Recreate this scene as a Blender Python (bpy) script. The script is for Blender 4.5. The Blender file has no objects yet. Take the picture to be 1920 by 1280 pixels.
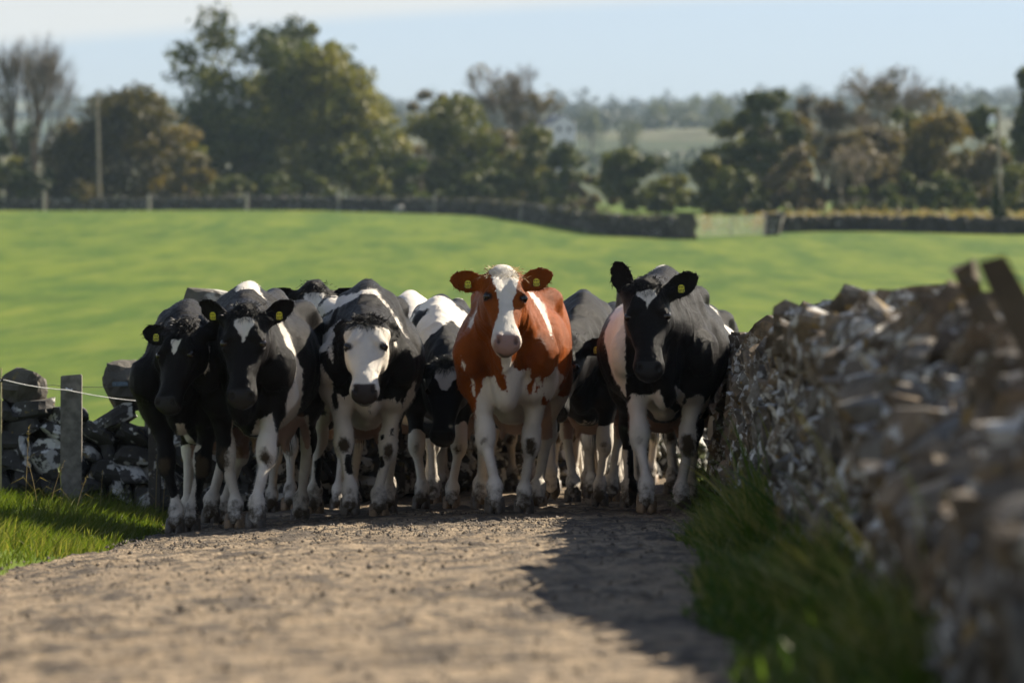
import bpy, bmesh, math, random
import numpy as np
from mathutils import Vector, Matrix

SC = bpy.context.scene
COL = SC.collection
random.seed(7)
RNG = np.random.default_rng(11)

# ------------------------------------------------------------------ camera, sky, sun, exposure
CAM_H = 0.618
FPX = 8164.0                      # focal length in pixels of the 1920 px wide photograph
cam = bpy.data.cameras.new('camera')
cam.sensor_width = 36.0
cam.lens = FPX / 1920 * 36.0
cam.clip_start = 0.1
cam.clip_end = 20000
cam.dof.use_dof = True
cam.dof.focus_distance = 26.2
cam.dof.aperture_fstop = 3.3
cam_o = bpy.data.objects.new('camera', cam)
cam_o.location = (0, 0, CAM_H)
cam_o.rotation_euler = (math.pi / 2 + math.atan(136 / FPX), 0, 0)
COL.objects.link(cam_o)
SC.camera = cam_o

SUN_EL = math.radians(35.5)
SUN_DIR = Vector((0.80 * math.cos(SUN_EL), 0.60 * math.cos(SUN_EL), math.sin(SUN_EL)))    # towards the sun: right and behind the herd
sun = bpy.data.lights.new('sun', 'SUN')
sun.energy = 5.0
sun.angle = math.radians(0.53)
sun.color = (1.0, 0.90, 0.74)
sun_o = bpy.data.objects.new('sun', sun)
sun_o.rotation_euler = SUN_DIR.to_track_quat('Z', 'Y').to_euler()
sun_o.location = (20, 30, 40)
COL.objects.link(sun_o)

world = bpy.data.worlds.new('World')
SC.world = world
world.use_nodes = True


def build_world():
    nt = world.node_tree
    nt.nodes.clear()
    N = nt.nodes.new
    out = N('ShaderNodeOutputWorld'); bg = N('ShaderNodeBackground')
    sky = N('ShaderNodeTexSky'); sky.sky_type = 'NISHITA'; sky.sun_disc = False
    sky.sun_elevation = SUN_EL
    sky.sun_rotation = math.atan2(SUN_DIR.x, SUN_DIR.y)
    sky.altitude = 1500; sky.air_density = 0.8; sky.dust_density = 0.3; sky.ozone_density = 2.0
    bg.inputs[1].default_value = 0.062
    # a thin pale cloud sheet that begins a few degrees above the horizon
    tc = N('ShaderNodeTexCoord'); sep = N('ShaderNodeSeparateXYZ')
    nt.links.new(tc.outputs['Generated'], sep.inputs[0])
    noi = N('ShaderNodeTexNoise'); noi.inputs['Scale'].default_value = 3.0; noi.inputs['Detail'].default_value = 5
    mp = N('ShaderNodeMapping'); mp.inputs['Scale'].default_value = (1, 1, 6)
    nt.links.new(tc.outputs['Generated'], mp.inputs[0]); nt.links.new(mp.outputs[0], noi.inputs[0])
    def math_(op, a, b=None, c=None):
        n = N('ShaderNodeMath'); n.operation = op
        for i, v in enumerate((a, b, c)):
            if v is None: continue
            if isinstance(v, (int, float)): n.inputs[i].default_value = v
            else: nt.links.new(v, n.inputs[i])
        return n.outputs[0]
    # lower edge of the sheet sinks to the left
    xr = math_('DIVIDE', sep.outputs[0], sep.outputs[1])
    edge = math_('MULTIPLY_ADD', math_('SMOOTH_MIN', xr, 0.02, 0.12), 0.085, 0.0925)
    edge = math_('MULTIPLY_ADD', math_('SUBTRACT', noi.outputs[0], 0.5), 0.006, edge)
    mr = N('ShaderNodeMapRange'); mr.interpolation_type = 'SMOOTHSTEP'
    nt.links.new(math_('SUBTRACT', sep.outputs[2], edge), mr.inputs[0])
    mr.inputs[1].default_value = -0.0015; mr.inputs[2].default_value = 0.0035
    mr.inputs[3].default_value = 0.0; mr.inputs[4].default_value = 1.0
    # higher up the sheet breaks into patches
    br = N('ShaderNodeMapRange'); br.interpolation_type = 'SMOOTHSTEP'
    nt.links.new(noi.outputs[0], br.inputs[0]); br.inputs[1].default_value = 0.52; br.inputs[2].default_value = 0.70
    up = N('ShaderNodeMapRange'); nt.links.new(sep.outputs[2], up.inputs[0])
    up.inputs[1].default_value = 0.12; up.inputs[2].default_value = 0.3
    mixb = N('ShaderNodeMix'); nt.links.new(up.outputs[0], mixb.inputs[0]); mixb.inputs[2].default_value = 1.0
    nt.links.new(br.outputs[0], mixb.inputs[3])
    fac = math_('MULTIPLY', math_('MULTIPLY', mr.outputs[0], mixb.outputs[0]), 0.75)
    # mute the clear sky towards the hazy grey blue of the photograph
    hs = N('ShaderNodeHueSaturation'); hs.inputs['Saturation'].default_value = 0.9
    nt.links.new(sky.outputs[0], hs.inputs['Color'])
    mx = N('ShaderNodeMix'); mx.data_type = 'RGBA'
    hz = N('ShaderNodeMapRange'); hz.interpolation_type = 'SMOOTHSTEP'; nt.links.new(sep.outputs[2], hz.inputs[0])   # milky air low down
    hz.inputs[1].default_value = 0.0; hz.inputs[2].default_value = 0.22; hz.inputs[3].default_value = 0.95; hz.inputs[4].default_value = 0.0
    mh = N('ShaderNodeMix'); mh.data_type = 'RGBA'
    nt.links.new(hz.outputs[0], mh.inputs[0]); nt.links.new(hs.outputs[0], mh.inputs[6]); mh.inputs[7].default_value = (3.25, 3.15, 2.85, 1)
    nt.links.new(fac, mx.inputs[0]); nt.links.new(mh.outputs[2], mx.inputs[6])
    mx.inputs[7].default_value = (5.45, 5.1, 4.55, 1)
    nt.links.new(mx.outputs[2], bg.inputs[0]); nt.links.new(bg.outputs[0], out.inputs[0])


build_world()
SC.view_settings.view_transform = 'Standard'
SC.view_settings.look = 'None'
SC.view_settings.exposure = 1.36
SC.view_settings.gamma = 1.0
SC.view_settings.use_curve_mapping = False
SC.cycles.use_denoising = True
SC.cycles.max_bounces = 6
SC.cycles.transparent_max_bounces = 8
SC.cycles.volume_bounces = 1
SC.cycles.sample_clamp_indirect = 4.0


# ------------------------------------------------------------------ small helpers
def W(px, py, d):
    """point at distance d whose picture position is px, py in the photograph"""
    return np.array(((px - 960) / FPX * d, d, CAM_H + (776 - py) / FPX * d))


def tag(o, label=None, cat=None, group=None, kind=None):
    if label: o['label'] = label
    if cat: o['category'] = cat
    if group: o['group'] = group
    if kind: o['kind'] = kind
    return o


def link(name, me, parent=None, mat=None, loc=None, rot=None, scale=None):
    o = bpy.data.objects.new(name, me)
    COL.objects.link(o)
    if mat is not None and me is not None and not me.materials:
        me.materials.append(mat)
    if parent is not None: o.parent = parent
    if loc is not None: o.location = loc
    if rot is not None: o.rotation_euler = rot
    if scale is not None: o.scale = scale
    return o


def empty(name, loc=(0, 0, 0), rz=0.0):
    o = bpy.data.objects.new(name, None)
    COL.objects.link(o)
    o.location = loc; o.rotation_euler = (0, 0, rz); o.empty_display_size = 0.2
    return o


def mesh_np(name, co, faces, smooth=True, mat=None, attrs=None):
    """mesh from numpy arrays; faces is one (n,k) array or a list of such"""
    me = bpy.data.meshes.new(name)
    co = np.asarray(co, np.float32)
    if not isinstance(faces, list): faces = [faces]
    faces = [np.asarray(f, np.int32) for f in faces if len(f)]
    idx = np.concatenate([f.ravel() for f in faces])
    cnt = np.concatenate([np.full(len(f), f.shape[1], np.int32) for f in faces])
    me.vertices.add(len(co)); me.vertices.foreach_set('co', co.ravel())
    me.loops.add(len(idx)); me.loops.foreach_set('vertex_index', idx)
    me.polygons.add(len(cnt))
    me.polygons.foreach_set('loop_start', np.concatenate([[0], np.cumsum(cnt)[:-1]]).astype(np.int32))
    me.polygons.foreach_set('loop_total', cnt)
    me.polygons.foreach_set('use_smooth', np.full(len(cnt), bool(smooth)))
    me.update(calc_edges=True)
    for k, v in (attrs or {}).items():
        v = np.asarray(v, np.float32)
        if v.ndim == 1:
            a = me.attributes.new(k, 'FLOAT', 'POINT'); a.data.foreach_set('value', v)
        else:
            a = me.attributes.new(k, 'FLOAT_COLOR', 'POINT'); a.data.foreach_set('color', v.ravel())
    if mat is not None: me.materials.append(mat)
    return me


def hash3(i, j, k, seed):
    n = (i.astype(np.int64) * 374761393 + j.astype(np.int64) * 668265263 + k.astype(np.int64) * 2147483647 + seed * 144665) & 0xffffffff
    n = ((n ^ (n >> 13)) * 1274126177) & 0xffffffff
    n = ((n ^ (n >> 16)) * 2246822519) & 0xffffffff
    return ((n ^ (n >> 15)) & 0xffffff) / float(0xffffff)


def vnoise(p, seed=0):
    """smooth value noise in -1..1 at the points p (n,2 or 3)"""
    p = np.asarray(p, float)
    if p.shape[1] == 2: p = np.c_[p, np.zeros(len(p))]
    f = np.floor(p); q = p - f; q = q * q * (3 - 2 * q); f = f.astype(np.int64)
    r = 0
    for a in (0, 1):
        for b in (0, 1):
            for c in (0, 1):
                w = (q[:, 0] if a else 1 - q[:, 0]) * (q[:, 1] if b else 1 - q[:, 1]) * (q[:, 2] if c else 1 - q[:, 2])
                r = r + w * hash3(f[:, 0] + a, f[:, 1] + b, f[:, 2] + c, seed)
    return r * 2 - 1


def fbm(p, octs=4, seed=0, gain=.5):
    p = np.asarray(p, float); r = 0; a = 1.0
    for o in range(octs):
        r = r + a * vnoise(p * 2 ** o, seed + o * 17); a *= gain
    return r


# ------------------------------------------------------------------ materials
class NT:
    def __init__(self, name):
        self.m = bpy.data.materials.new(name); self.m.use_nodes = True
        self.t = self.m.node_tree; self.t.nodes.clear()
        self.out = self.n('ShaderNodeOutputMaterial')
    def n(self, typ, **kw):
        nd = self.t.nodes.new(typ)
        for k, v in kw.items(): setattr(nd, k, v)
        return nd
    def set(self, sock, v):
        if v is None: return
        if isinstance(v, bpy.types.NodeSocket): self.t.links.new(v, sock)
        elif isinstance(v, (tuple, list)) and len(v) == 3 and sock.type == 'RGBA': sock.default_value = (*v, 1)
        else: sock.default_value = v
    def coord(self, which='Object'):
        return self.n('ShaderNodeTexCoord').outputs[which]
    def geo(self, which='Position'):
        return self.n('ShaderNodeNewGeometry').outputs[which]
    def rnd(self):
        return self.n('ShaderNodeObjectInfo').outputs['Random']
    def attr(self, name, col=False):
        nd = self.n('ShaderNodeAttribute'); nd.attribute_name = name
        return nd.outputs['Color' if col else 'Fac']
    def mapping(self, vec, scale=(1, 1, 1), loc=(0, 0, 0)):
        nd = self.n('ShaderNodeMapping'); self.set(nd.inputs[0], vec); self.set(nd.inputs[3], scale); self.set(nd.inputs[1], loc)
        return nd.outputs[0]
    def noise(self, vec, scale, detail=4, rough=.55, dist=0):
        nd = self.n('ShaderNodeTexNoise'); self.set(nd.inputs['Vector'], vec)
        nd.inputs['Scale'].default_value = scale; nd.inputs['Detail'].default_value = detail
        nd.inputs['Roughness'].default_value = rough; nd.inputs['Distortion'].default_value = dist
        return nd.outputs[0]
    def voro(self, vec, scale, out='Distance', feature='F1'):
        nd = self.n('ShaderNodeTexVoronoi'); nd.feature = feature; self.set(nd.inputs['Vector'], vec)
        nd.inputs['Scale'].default_value = scale
        return nd.outputs[out]
    def math(self, op, a, b=None, c=None, clamp=False):
        nd = self.n('ShaderNodeMath'); nd.operation = op; nd.use_clamp = clamp
        self.set(nd.inputs[0], a); self.set(nd.inputs[1], b); self.set(nd.inputs[2], c)
        return nd.outputs[0]
    def ramp(self, v, a, b, lo=0.0, hi=1.0):
        nd = self.n('ShaderNodeMapRange'); nd.interpolation_type = 'SMOOTHSTEP'
        self.set(nd.inputs[0], v)
        for i, x in enumerate((a, b, lo, hi)): nd.inputs[i + 1].default_value = x
        return nd.outputs[0]
    def mix(self, f, a, b, mode='MIX'):
        nd = self.n('ShaderNodeMix'); nd.data_type = 'RGBA'; nd.blend_type = mode; nd.clamp_factor = True
        self.set(nd.inputs[0], f); self.set(nd.inputs[6], a); self.set(nd.inputs[7], b)
        return nd.outputs[2]
    def bump(self, h, strength=.5, dist=.02):
        nd = self.n('ShaderNodeBump'); self.set(nd.inputs['Height'], h)
        nd.inputs['Strength'].default_value = strength; nd.inputs['Distance'].default_value = dist
        return nd.outputs[0]
    def pbr(self, col, rough=.8, normal=None, spec=.4, sheen=0, coat=0, trans=None):
        nd = self.n('ShaderNodeBsdfPrincipled')
        self.set(nd.inputs['Base Color'], col); self.set(nd.inputs['Roughness'], rough)
        self.set(nd.inputs['Specular IOR Level'], spec); self.set(nd.inputs['Normal'], normal)
        if sheen:
            self.set(nd.inputs['Sheen Weight'], sheen); nd.inputs['Sheen Roughness'].default_value = .35
        if coat: self.set(nd.inputs['Coat Weight'], coat)
        sh = nd.outputs[0]
        if trans is not None:       # thin leaf: light shines through
            tr = self.n('ShaderNodeBsdfTranslucent'); self.set(tr.inputs[0], trans[0])
            ms = self.n('ShaderNodeMixShader'); ms.inputs[0].default_value = trans[1]
            self.t.links.new(sh, ms.inputs[1]); self.t.links.new(tr.outputs[0], ms.inputs[2]); sh = ms.outputs[0]
        self.t.links.new(sh, self.out.inputs[0])
        return self.m


def m_stone(name, base, dark, lichen, amount, scale=1.0):
    k = NT(name); g = k.coord('Object'); r = k.rnd(); base = tuple(v * .8 for v in base); dark = tuple(v * .75 for v in dark)
    v = k.n('ShaderNodeVectorMath'); v.operation = 'ADD'
    k.set(v.inputs[0], g)
    cmb = k.n('ShaderNodeCombineXYZ'); k.set(cmb.inputs[0], k.math('MULTIPLY', r, 37.0)); k.set(cmb.inputs[1], k.math('MULTIPLY', r, 91.0))
    k.set(v.inputs[1], cmb.outputs[0]); p = v.outputs[0]
    n1 = k.noise(p, 3 * scale, 5); n2 = k.noise(p, 16 * scale, 5, .65); n3 = k.noise(p, 60 * scale, 3)
    col = k.mix(k.ramp(n1, .3, .7), base, dark)
    col = k.mix(k.math('MULTIPLY', k.ramp(n2, .35, .65), .5), col, tuple(c * .55 for c in base))
    li = k.math('ADD', k.math('MULTIPLY', k.noise(p, 5.5 * scale, 3, .6), .75), k.math('MULTIPLY', r, .16))
    lm = k.ramp(li, 1.0 - amount, 1.0 - amount + .05)
    lm = k.math('MULTIPLY', lm, k.ramp(n2, .30, .45))
    col = k.mix(lm, col, lichen)
    ye = k.ramp(k.noise(p, 9 * scale, 2), .66, .72)
    col = k.mix(k.math('MULTIPLY', ye, .6), col, (.22, .16, .05))
    h = k.math('ADD', k.math('MULTIPLY', n2, .7), k.math('MULTIPLY', n3, .3))
    return k.pbr(col, .9, k.bump(h, .8, .02 / scale), .25)


def m_plain(name, col, rough=.7, var=.25, scale=20, bump=.3, spec=.4, metal=0):
    k = NT(name); p = k.coord('Object'); n = k.noise(p, scale, 5)
    c = k.mix(k.ramp(n, .3, .7), tuple(x * (1 - var) for x in col), tuple(min(1, x * (1 + var)) for x in col))
    m = k.pbr(c, rough, k.bump(n, bump, .01), spec)
    return m


LEAF_GAIN = .86


def m_leaf(name, cols, trans=.35, rough=.6):
    """cols: list of three colours chosen by the clump's own tint"""
    k = NT(name); t = k.attr('tint'); cols = [tuple(v * LEAF_GAIN for v in c) for c in cols]
    c = k.mix(k.ramp(t, .0, .55), cols[0], cols[1]); c = k.mix(k.ramp(t, .5, 1.0), c, cols[2])
    tc = k.mix(1.0, c, (1.0, 1.05, .5), 'MULTIPLY')
    return k.pbr(c, rough, None, .25, trans=(tc, trans))
# ------------------------------------------------------------------ implicit surface modelling for the cows
def unit(v):
    v = np.asarray(v, float)
    return v / (np.linalg.norm(v) + 1e-12)


class Field:
    """A sampled implicit surface: shapes are blended in, then meshed as one continuous skin."""

    def __init__(self, lo, hi, h):
        self.lo = np.array(lo, float)
        self.h = h
        hi = np.array(hi, float)
        self.ax = [np.arange(self.lo[i], hi[i] + h, h) for i in range(3)]
        # the long smooth barrel needs fewer rings than the forehand
        back = np.arange(-.30, self.lo[0] - h, -h * 2.0)[::-1]
        self.ax[0] = np.concatenate([back, np.arange(-.30, hi[0] + h, h)[1:]])
        self.lo[0] = self.ax[0][0]
        self.n = np.array([len(a) for a in self.ax])
        self.V = np.full(tuple(self.n), 0.5, np.float32)

    def sub(self, lo, hi):
        a = [int(np.clip(np.searchsorted(self.ax[i], lo[i]) - 1, 0, self.n[i] - 1)) for i in range(3)]
        b = [int(np.clip(np.searchsorted(self.ax[i], hi[i]) + 1, 1, self.n[i])) for i in range(3)]
        g = [self.ax[i][a[i]:b[i]].astype(np.float32) for i in range(3)]
        sl = tuple(slice(a[i], b[i]) for i in range(3))
        return sl, g[0][:, None, None], g[1][None, :, None], g[2][None, None, :]

    def blend(self, sl, d, k):
        A = self.V[sl]
        d = np.broadcast_to(d, A.shape)
        if k > 0:
            hh = np.maximum(k - np.abs(A - d), 0) / k
            self.V[sl] = np.minimum(A, d) - hh * hh * (k * 0.25)
        else:
            self.V[sl] = np.minimum(A, d)

    def cut(self, sl, d, k):
        A = self.V[sl]
        d = -np.broadcast_to(d, A.shape)
        hh = np.maximum(k - np.abs(A - d), 0) / k
        self.V[sl] = np.maximum(A, d) + hh * hh * (k * 0.25)

    def ell(self, c, r, k=0.05, cut=False, M=None):
        c = np.asarray(c, float); r = np.asarray(r, float)
        R = (r.max() if M is not None else r) + k + 2 * self.h
        sl, x, y, z = self.sub(c - R, c + R)
        x, y, z = x - c[0], y - c[1], z - c[2]
        if M is not None:
            x, y, z = (M[0][0] * x + M[0][1] * y + M[0][2] * z, M[1][0] * x + M[1][1] * y + M[1][2] * z,
                       M[2][0] * x + M[2][1] * y + M[2][2] * z)
        k0 = np.sqrt((x / r[0]) ** 2 + (y / r[1]) ** 2 + (z / r[2]) ** 2)
        k1 = np.sqrt((x / r[0] ** 2) ** 2 + (y / r[1] ** 2) ** 2 + (z / r[2] ** 2) ** 2) + 1e-6
        d = k0 * (k0 - 1) / k1
        (self.cut if cut else self.blend)(sl, d, k)

    def cone(self, a, b, ra, rb, k=0.03, s=(1, 1, 1), cut=False):
        a = np.asarray(a, float); b = np.asarray(b, float)
        R = np.array(s) * max(ra, rb) + k + 2 * self.h
        sl, x, y, z = self.sub(np.minimum(a, b) - R, np.maximum(a, b) + R)
        ba = b - a
        x, y, z = x - a[0], y - a[1], z - a[2]
        t = np.clip((x * ba[0] + y * ba[1] + z * ba[2]) / max(ba @ ba, 1e-9), 0, 1)
        d = np.sqrt(((x - t * ba[0]) / s[0]) ** 2 + ((y - t * ba[1]) / s[1]) ** 2 + ((z - t * ba[2]) / s[2]) ** 2)
        d = (d - (ra + (rb - ra) * t)) * min(s)
        (self.cut if cut else self.blend)(sl, d, k)

    def loft(self, P, M, tab, lo, hi, k, jaw=0.0, n=2.3, peak=0.0):
        """rings along the first axis of frame M at P; tab rows: u, half width, top, bottom"""
        sl, x, y, z = self.sub(lo, hi)
        x, y, z = x - P[0], y - P[1], z - P[2]
        u = M[0][0] * x + M[0][1] * y + M[0][2] * z
        v = M[1][0] * x + M[1][1] * y + M[1][2] * z
        w = M[2][0] * x + M[2][1] * y + M[2][2] * z
        tab = np.array(tab, float)
        uu = np.linspace(tab[0, 0], tab[-1, 0], 120)
        def cub(col):
            f = tab[:, col]; t = tab[:, 0]
            m = np.gradient(f, t)
            i = np.clip(np.searchsorted(t, uu) - 1, 0, len(t) - 2)
            hh = t[i + 1] - t[i]; q = (uu - t[i]) / hh
            return ((2*q**3-3*q*q+1)*f[i] + (q**3-2*q*q+q)*hh*m[i] + (-2*q**3+3*q*q)*f[i+1] + (q**3-q*q)*hh*m[i+1])
        W, T, B = cub(1), cub(2), cub(3)
        a = np.interp(u, uu, W); t = np.interp(u, uu, T); b = np.interp(u, uu, B)
        c = (t + b) / 2; hb = np.maximum((t - b) / 2, 0.005)
        if jaw:
            a = a * (1 - jaw * np.clip((c - w) / hb, -0.4, 1.3))
        if peak:
            a = a * (1 - np.interp(u, [-1.5, -1.1, -.55], [.10, .12, peak]) * np.clip((w - c) / hb, 0, 1.2) ** 1.3)
            a = a * (1 - .24 * np.clip((c - w) / hb, 0, 1.2) ** 1.4)
        a = np.maximum(a, 0.005)
        q = (np.abs(v / a) ** n + np.abs((w - c) / hb) ** n) ** (1 / n)
        d = (q - 1) * np.minimum(a, hb)
        e = np.maximum(tab[0, 0] - u, u - tab[-1, 0])
        d = np.maximum(d, e)
        self.blend(sl, d.astype(np.float32), k)

    def mesh(self, smooth=2):
        V = self.V
        S = V < 0
        n = V.shape
        c = np.zeros(tuple(np.array(n) - 1), np.int8)
        for i in (0, 1):
            for j in (0, 1):
                for k in (0, 1):
                    c += S[i:n[0]-1+i, j:n[1]-1+j, k:n[2]-1+k]
        act = np.argwhere((c > 0) & (c < 8))
        idx = np.full(c.shape, -1, np.int32)
        idx[tuple(act.T)] = np.arange(len(act))
        off = np.array([(i, j, k) for i in (0, 1) for j in (0, 1) for k in (0, 1)])
        val = np.stack([V[tuple((act + o).T)] for o in off], 1)
        acc = np.zeros((len(act), 3)); cnt = np.zeros(len(act))
        for p in range(8):
            for q in range(p + 1, 8):
                dd = off[q] - off[p]
                if np.abs(dd).sum() != 1:
                    continue
                a, b = val[:, p], val[:, q]
                m = (a < 0) != (b < 0)
                t = np.where(m, a / np.where(np.abs(a - b) < 1e-9, 1e-9, a - b), 0)
                acc += np.where(m[:, None], off[p] + t[:, None] * dd, 0)
                cnt += m
        fr = acc / np.maximum(cnt, 1)[:, None]
        co = np.stack([self.ax[i][act[:, i]] + fr[:, i] * (self.ax[i][act[:, i] + 1] - self.ax[i][act[:, i]]) for i in range(3)], 1)
        quads = []
        for ax in range(3):
            o1, o2 = [(1, 2), (2, 0), (0, 1)][ax]
            A = np.take(S, np.arange(n[ax] - 1), ax); B = np.take(S, np.arange(1, n[ax]), ax)
            e = np.argwhere(A != B)
            inside = A[tuple(e.T)]
            ok = (e[:, o1] > 0) & (e[:, o2] > 0) & (e[:, o1] < n[o1] - 1) & (e[:, o2] < n[o2] - 1)
            e, inside = e[ok], inside[ok]
            d1 = np.zeros(3, int); d1[o1] = 1
            d2 = np.zeros(3, int); d2[o2] = 1
            q = np.stack([idx[tuple((e - s).T)] for s in (d1 + d2, d2, d1 * 0, d1)], 1)
            q[~inside] = q[~inside][:, ::-1]
            quads.append(q)
        quads = np.concatenate(quads)
        quads = quads[(quads >= 0).all(1)]
        # keep the largest connected skin is unnecessary; relax a little
        e = np.concatenate([quads[:, [0, 1]], quads[:, [1, 2]], quads[:, [2, 3]], quads[:, [3, 0]]])
        for it in range(smooth):
            s = np.zeros_like(co); m = np.zeros(len(co))
            for ax in range(3):
                s[:, ax] = np.bincount(e[:, 0], co[e[:, 1], ax], len(co)) + np.bincount(e[:, 1], co[e[:, 0], ax], len(co))
            m = np.bincount(e[:, 0], minlength=len(co)) + np.bincount(e[:, 1], minlength=len(co))
            lam = 0.5 if it % 2 == 0 else -0.52
            co = co + lam * (s / np.maximum(m, 1)[:, None] - co)
        return co, quads


def ik(a, c, l1, l2, bend):
    """middle joint between a and c, bent towards the vector bend"""
    a = np.asarray(a, float); c = np.asarray(c, float)
    d = c - a; L = np.linalg.norm(d)
    L2 = min(L, (l1 + l2) * 0.999)
    x = (l1 * l1 - l2 * l2 + L2 * L2) / (2 * L2)
    hgt = math.sqrt(max(l1 * l1 - x * x, 0))
    n = d / L
    b = np.asarray(bend, float); b = unit(b - n * (b @ n))
    return a + n * x * (L / L2) + b * hgt


TRUNK = [  # x, half width, top, bottom
    (-1.68, .03, 1.24, 1.12), (-1.62, .15, 1.33, 1.00), (-1.50, .225, 1.385, .84), (-1.30, .275, 1.40, .70),
    (-1.10, .325, 1.395, .62), (-.85, .37, 1.375, .575), (-.60, .385, 1.375, .565), (-.35, .35, 1.385, .60),
    (-.12, .285, 1.40, .645), (.08, .205, 1.35, .69), (.20, .145, 1.25, .74), (.29, .080, 1.12, .82), (.33, .03, 1.0, .90)]


def frame_of(nose, roll=0.0):
    """rows: along the nose, to the cow's left, out of the forehead"""
    n = unit(nose)
    left = unit(np.cross((0, 0, 1), n)); up = np.cross(n, left)
    l2 = left * math.cos(roll) + up * math.sin(roll)
    return np.array([n, l2, np.cross(n, l2)])


HEAD = [  # u, half width, forehead side, jaw side
    (-.07, .03, .000, -.05), (-.045, .075, .028, -.09), (.0, .100, .048, -.125), (.07, .106, .058, -.16), (.15, .109, .058, -.18),
    (.22, .098, .050, -.18), (.30, .080, .042, -.155), (.37, .071, .036, -.13), (.43, .078, .033, -.12), (.475, .081, .024, -.115),
    (.51, .074, .006, -.105), (.535, .045, -.02, -.085), (.545, .02, -.035, -.065)]


def cow_skin(P, h):
    """P: pose dictionary. Returns verts, quads and the head frame"""
    poll = np.array(P['poll'], float)
    HM = frame_of(P['nose'], P.get('roll', 0))
    hs = P.get('hs', 1.0)
    def hp(u, v, w):
        return poll + hs * (HM[0] * u + HM[1] * v + HM[2] * w)
    pts = np.array([hp(.57, 0, 0), hp(0, .35, 0), hp(0, -.35, 0), hp(0, 0, .12)])
    hi = np.maximum([.40, .47, 1.50], pts.max(0) + .1); lo = np.minimum([-1.82, -.47, .02], pts.min(0) - .08)
    F = Field(lo, hi, h)
    wd = P.get('wide', 1.0)
    tab = [(a, b * wd, c, d) for a, b, c, d in TRUNK]
    F.loft((0, 0, 0), np.eye(3), tab, (-1.75, -.47, .5), (.42, .47, 1.48), 0.0, n=2.15, peak=.30)
    # spine, withers, loin, tail head
    F.cone((-.16, 0, 1.415), (-.02, 0, 1.380), .040, .036, .06)
    F.cone((-.16, 0, 1.412), (-.75, 0, 1.385), .036, .028, .05)
    F.cone((-.75, 0, 1.385), (-1.3, 0, 1.408), .028, .042, .05)
    F.cone((-1.3, 0, 1.40), (-1.58, 0, 1.375), .05, .05, .06)
    for s in (-1, 1):
        # shoulder blade, shoulder point, upper arm
        F.cone((-.13, s * .15, 1.30), (.10, s * .235, .98), .065, .10, .10, (1, .62, 1))
        F.ell((.18, s * .19, .95), (.10, .075, .12), .06)
        F.cone((.16, s * .215, .94), (-.06, s * .225, .80), .11, .105, .07, (1, .75, 1))
        F.ell((.02, s * .15, .76), (.13, .09, .10), .07)
        # hook bones, pins, thurl
        F.ell((-1.12, s * .215, 1.30), (.11, .05, .045), .14)
        F.ell((-1.60, s * .135, 1.26), (.06, .05, .05), .07)
        F.cone((-1.12, s * .215, 1.31), (-1.58, s * .13, 1.27), .04, .04, .10)
        # hind quarter
        F.ell((-1.38, s * .205, 1.08), (.23, .125, .26), .08)
        F.ell((-1.14, s * .255, .86), (.16, .10, .17), .08)
        # barrel: last ribs
        F.ell((-.72, s * .262 * wd, .97), (.36, .12 * wd, .24), .10)
        # hollows of the flank, behind the shoulder, before the shoulder blade, and inside the elbow
        F.ell((-1.00, s * .40, 1.22), (.14, .10, .10), .10, cut=True)
        F.ell((-.27, s * .40 * wd, 1.06), (.07, .085, .24), .12, cut=True)
        F.ell((.06, s * .30, 1.20), (.06, .10, .12), .10, cut=True)
        F.ell((.20, s * .085, .86), (.07, .035, .12), .05, cut=True)
    # brisket and dewlap
    F.ell((.20, 0, .79), (.13, .075, .13), .06)
    F.ell((.12, 0, .695), (.18, .055, .085), .05)
    F.ell((.24, 0, .92), (.09, .075, .16), .06)
    # udder
    if P.get('udder', 1):
        F.ell((-1.16, 0, .64), (.24, .17, .17), .06)
        for s in (-1, 1):
            for xx in (-1.06, -1.24):
                F.cone((xx, s * .085, .54), (xx, s * .095, .455), .024, .015, .03)
    # navel fold
    F.ell((-.55, 0, .575), (.25, .07, .035), .05)
    # neck
    thr = hp(.10, 0, -.12); nape = hp(-.02, 0, -.055)
    sh_t = np.array((-.06, 0, 1.27)); sh_b = np.array((.12, 0, .98))
    for t, r0, r1 in ((0, .155, .105),):
        F.cone(sh_t, nape, .15, .090, .09, (1, .80, 1))
        F.cone((.03, 0, 1.14), hp(.05, 0, -.10), .19, .100, .09, (1, .70, 1))
        F.cone(sh_b, thr, .17, .082, .09, (1, .62, 1))
    # dewlap fold from throat to brisket
    mid = (thr + np.array((.26, 0, .82))) / 2 + np.array((-.02, 0, -.045))
    F.cone(thr + HM[2] * -.045, mid, .035, .045, .06, (1, .55, 1))
    F.cone(mid, (.27, 0, .80), .045, .06, .07, (1, .5, 1))
    for s in (-1, 1):   # neck muscle standing out over the shoulder
        F.cone((.10, s * .16, 1.10), hp(.12, s * .07, -.10), .075, .05, .08, (1, .6, 1))
        F.cone((.05, s * .12, 1.24), hp(.0, s * .05, -.06), .06, .05, .06, (1, .6, 1))
    for s in (-1, 1):   # loose skin folds down the side of the neck
        nk = (thr + nape) / 2
        for t, (x1, y1, z1) in ((.62, (.21, .150, .95)), (.40, (.15, .175, 1.03))):
            a = nk * t + np.array((.02, 0, 1.10)) * (1 - t) + np.array((0, s * .085, .03)); b = np.array((x1, s * y1, z1)); m = (a + b) / 2 + np.array((0, s * .012, 0))
            F.cone(a, m, .012, .020, .05); F.cone(m, b, .020, .012, .05)
    # head
    Rr = .34
    F.loft(poll, HM / hs, HEAD, np.minimum(poll, hp(.5, 0, -.05)) - Rr * .8, np.maximum(poll, hp(.5, 0, -.05)) + Rr * .8, .05 * hs, jaw=.22, n=2.4)
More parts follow.
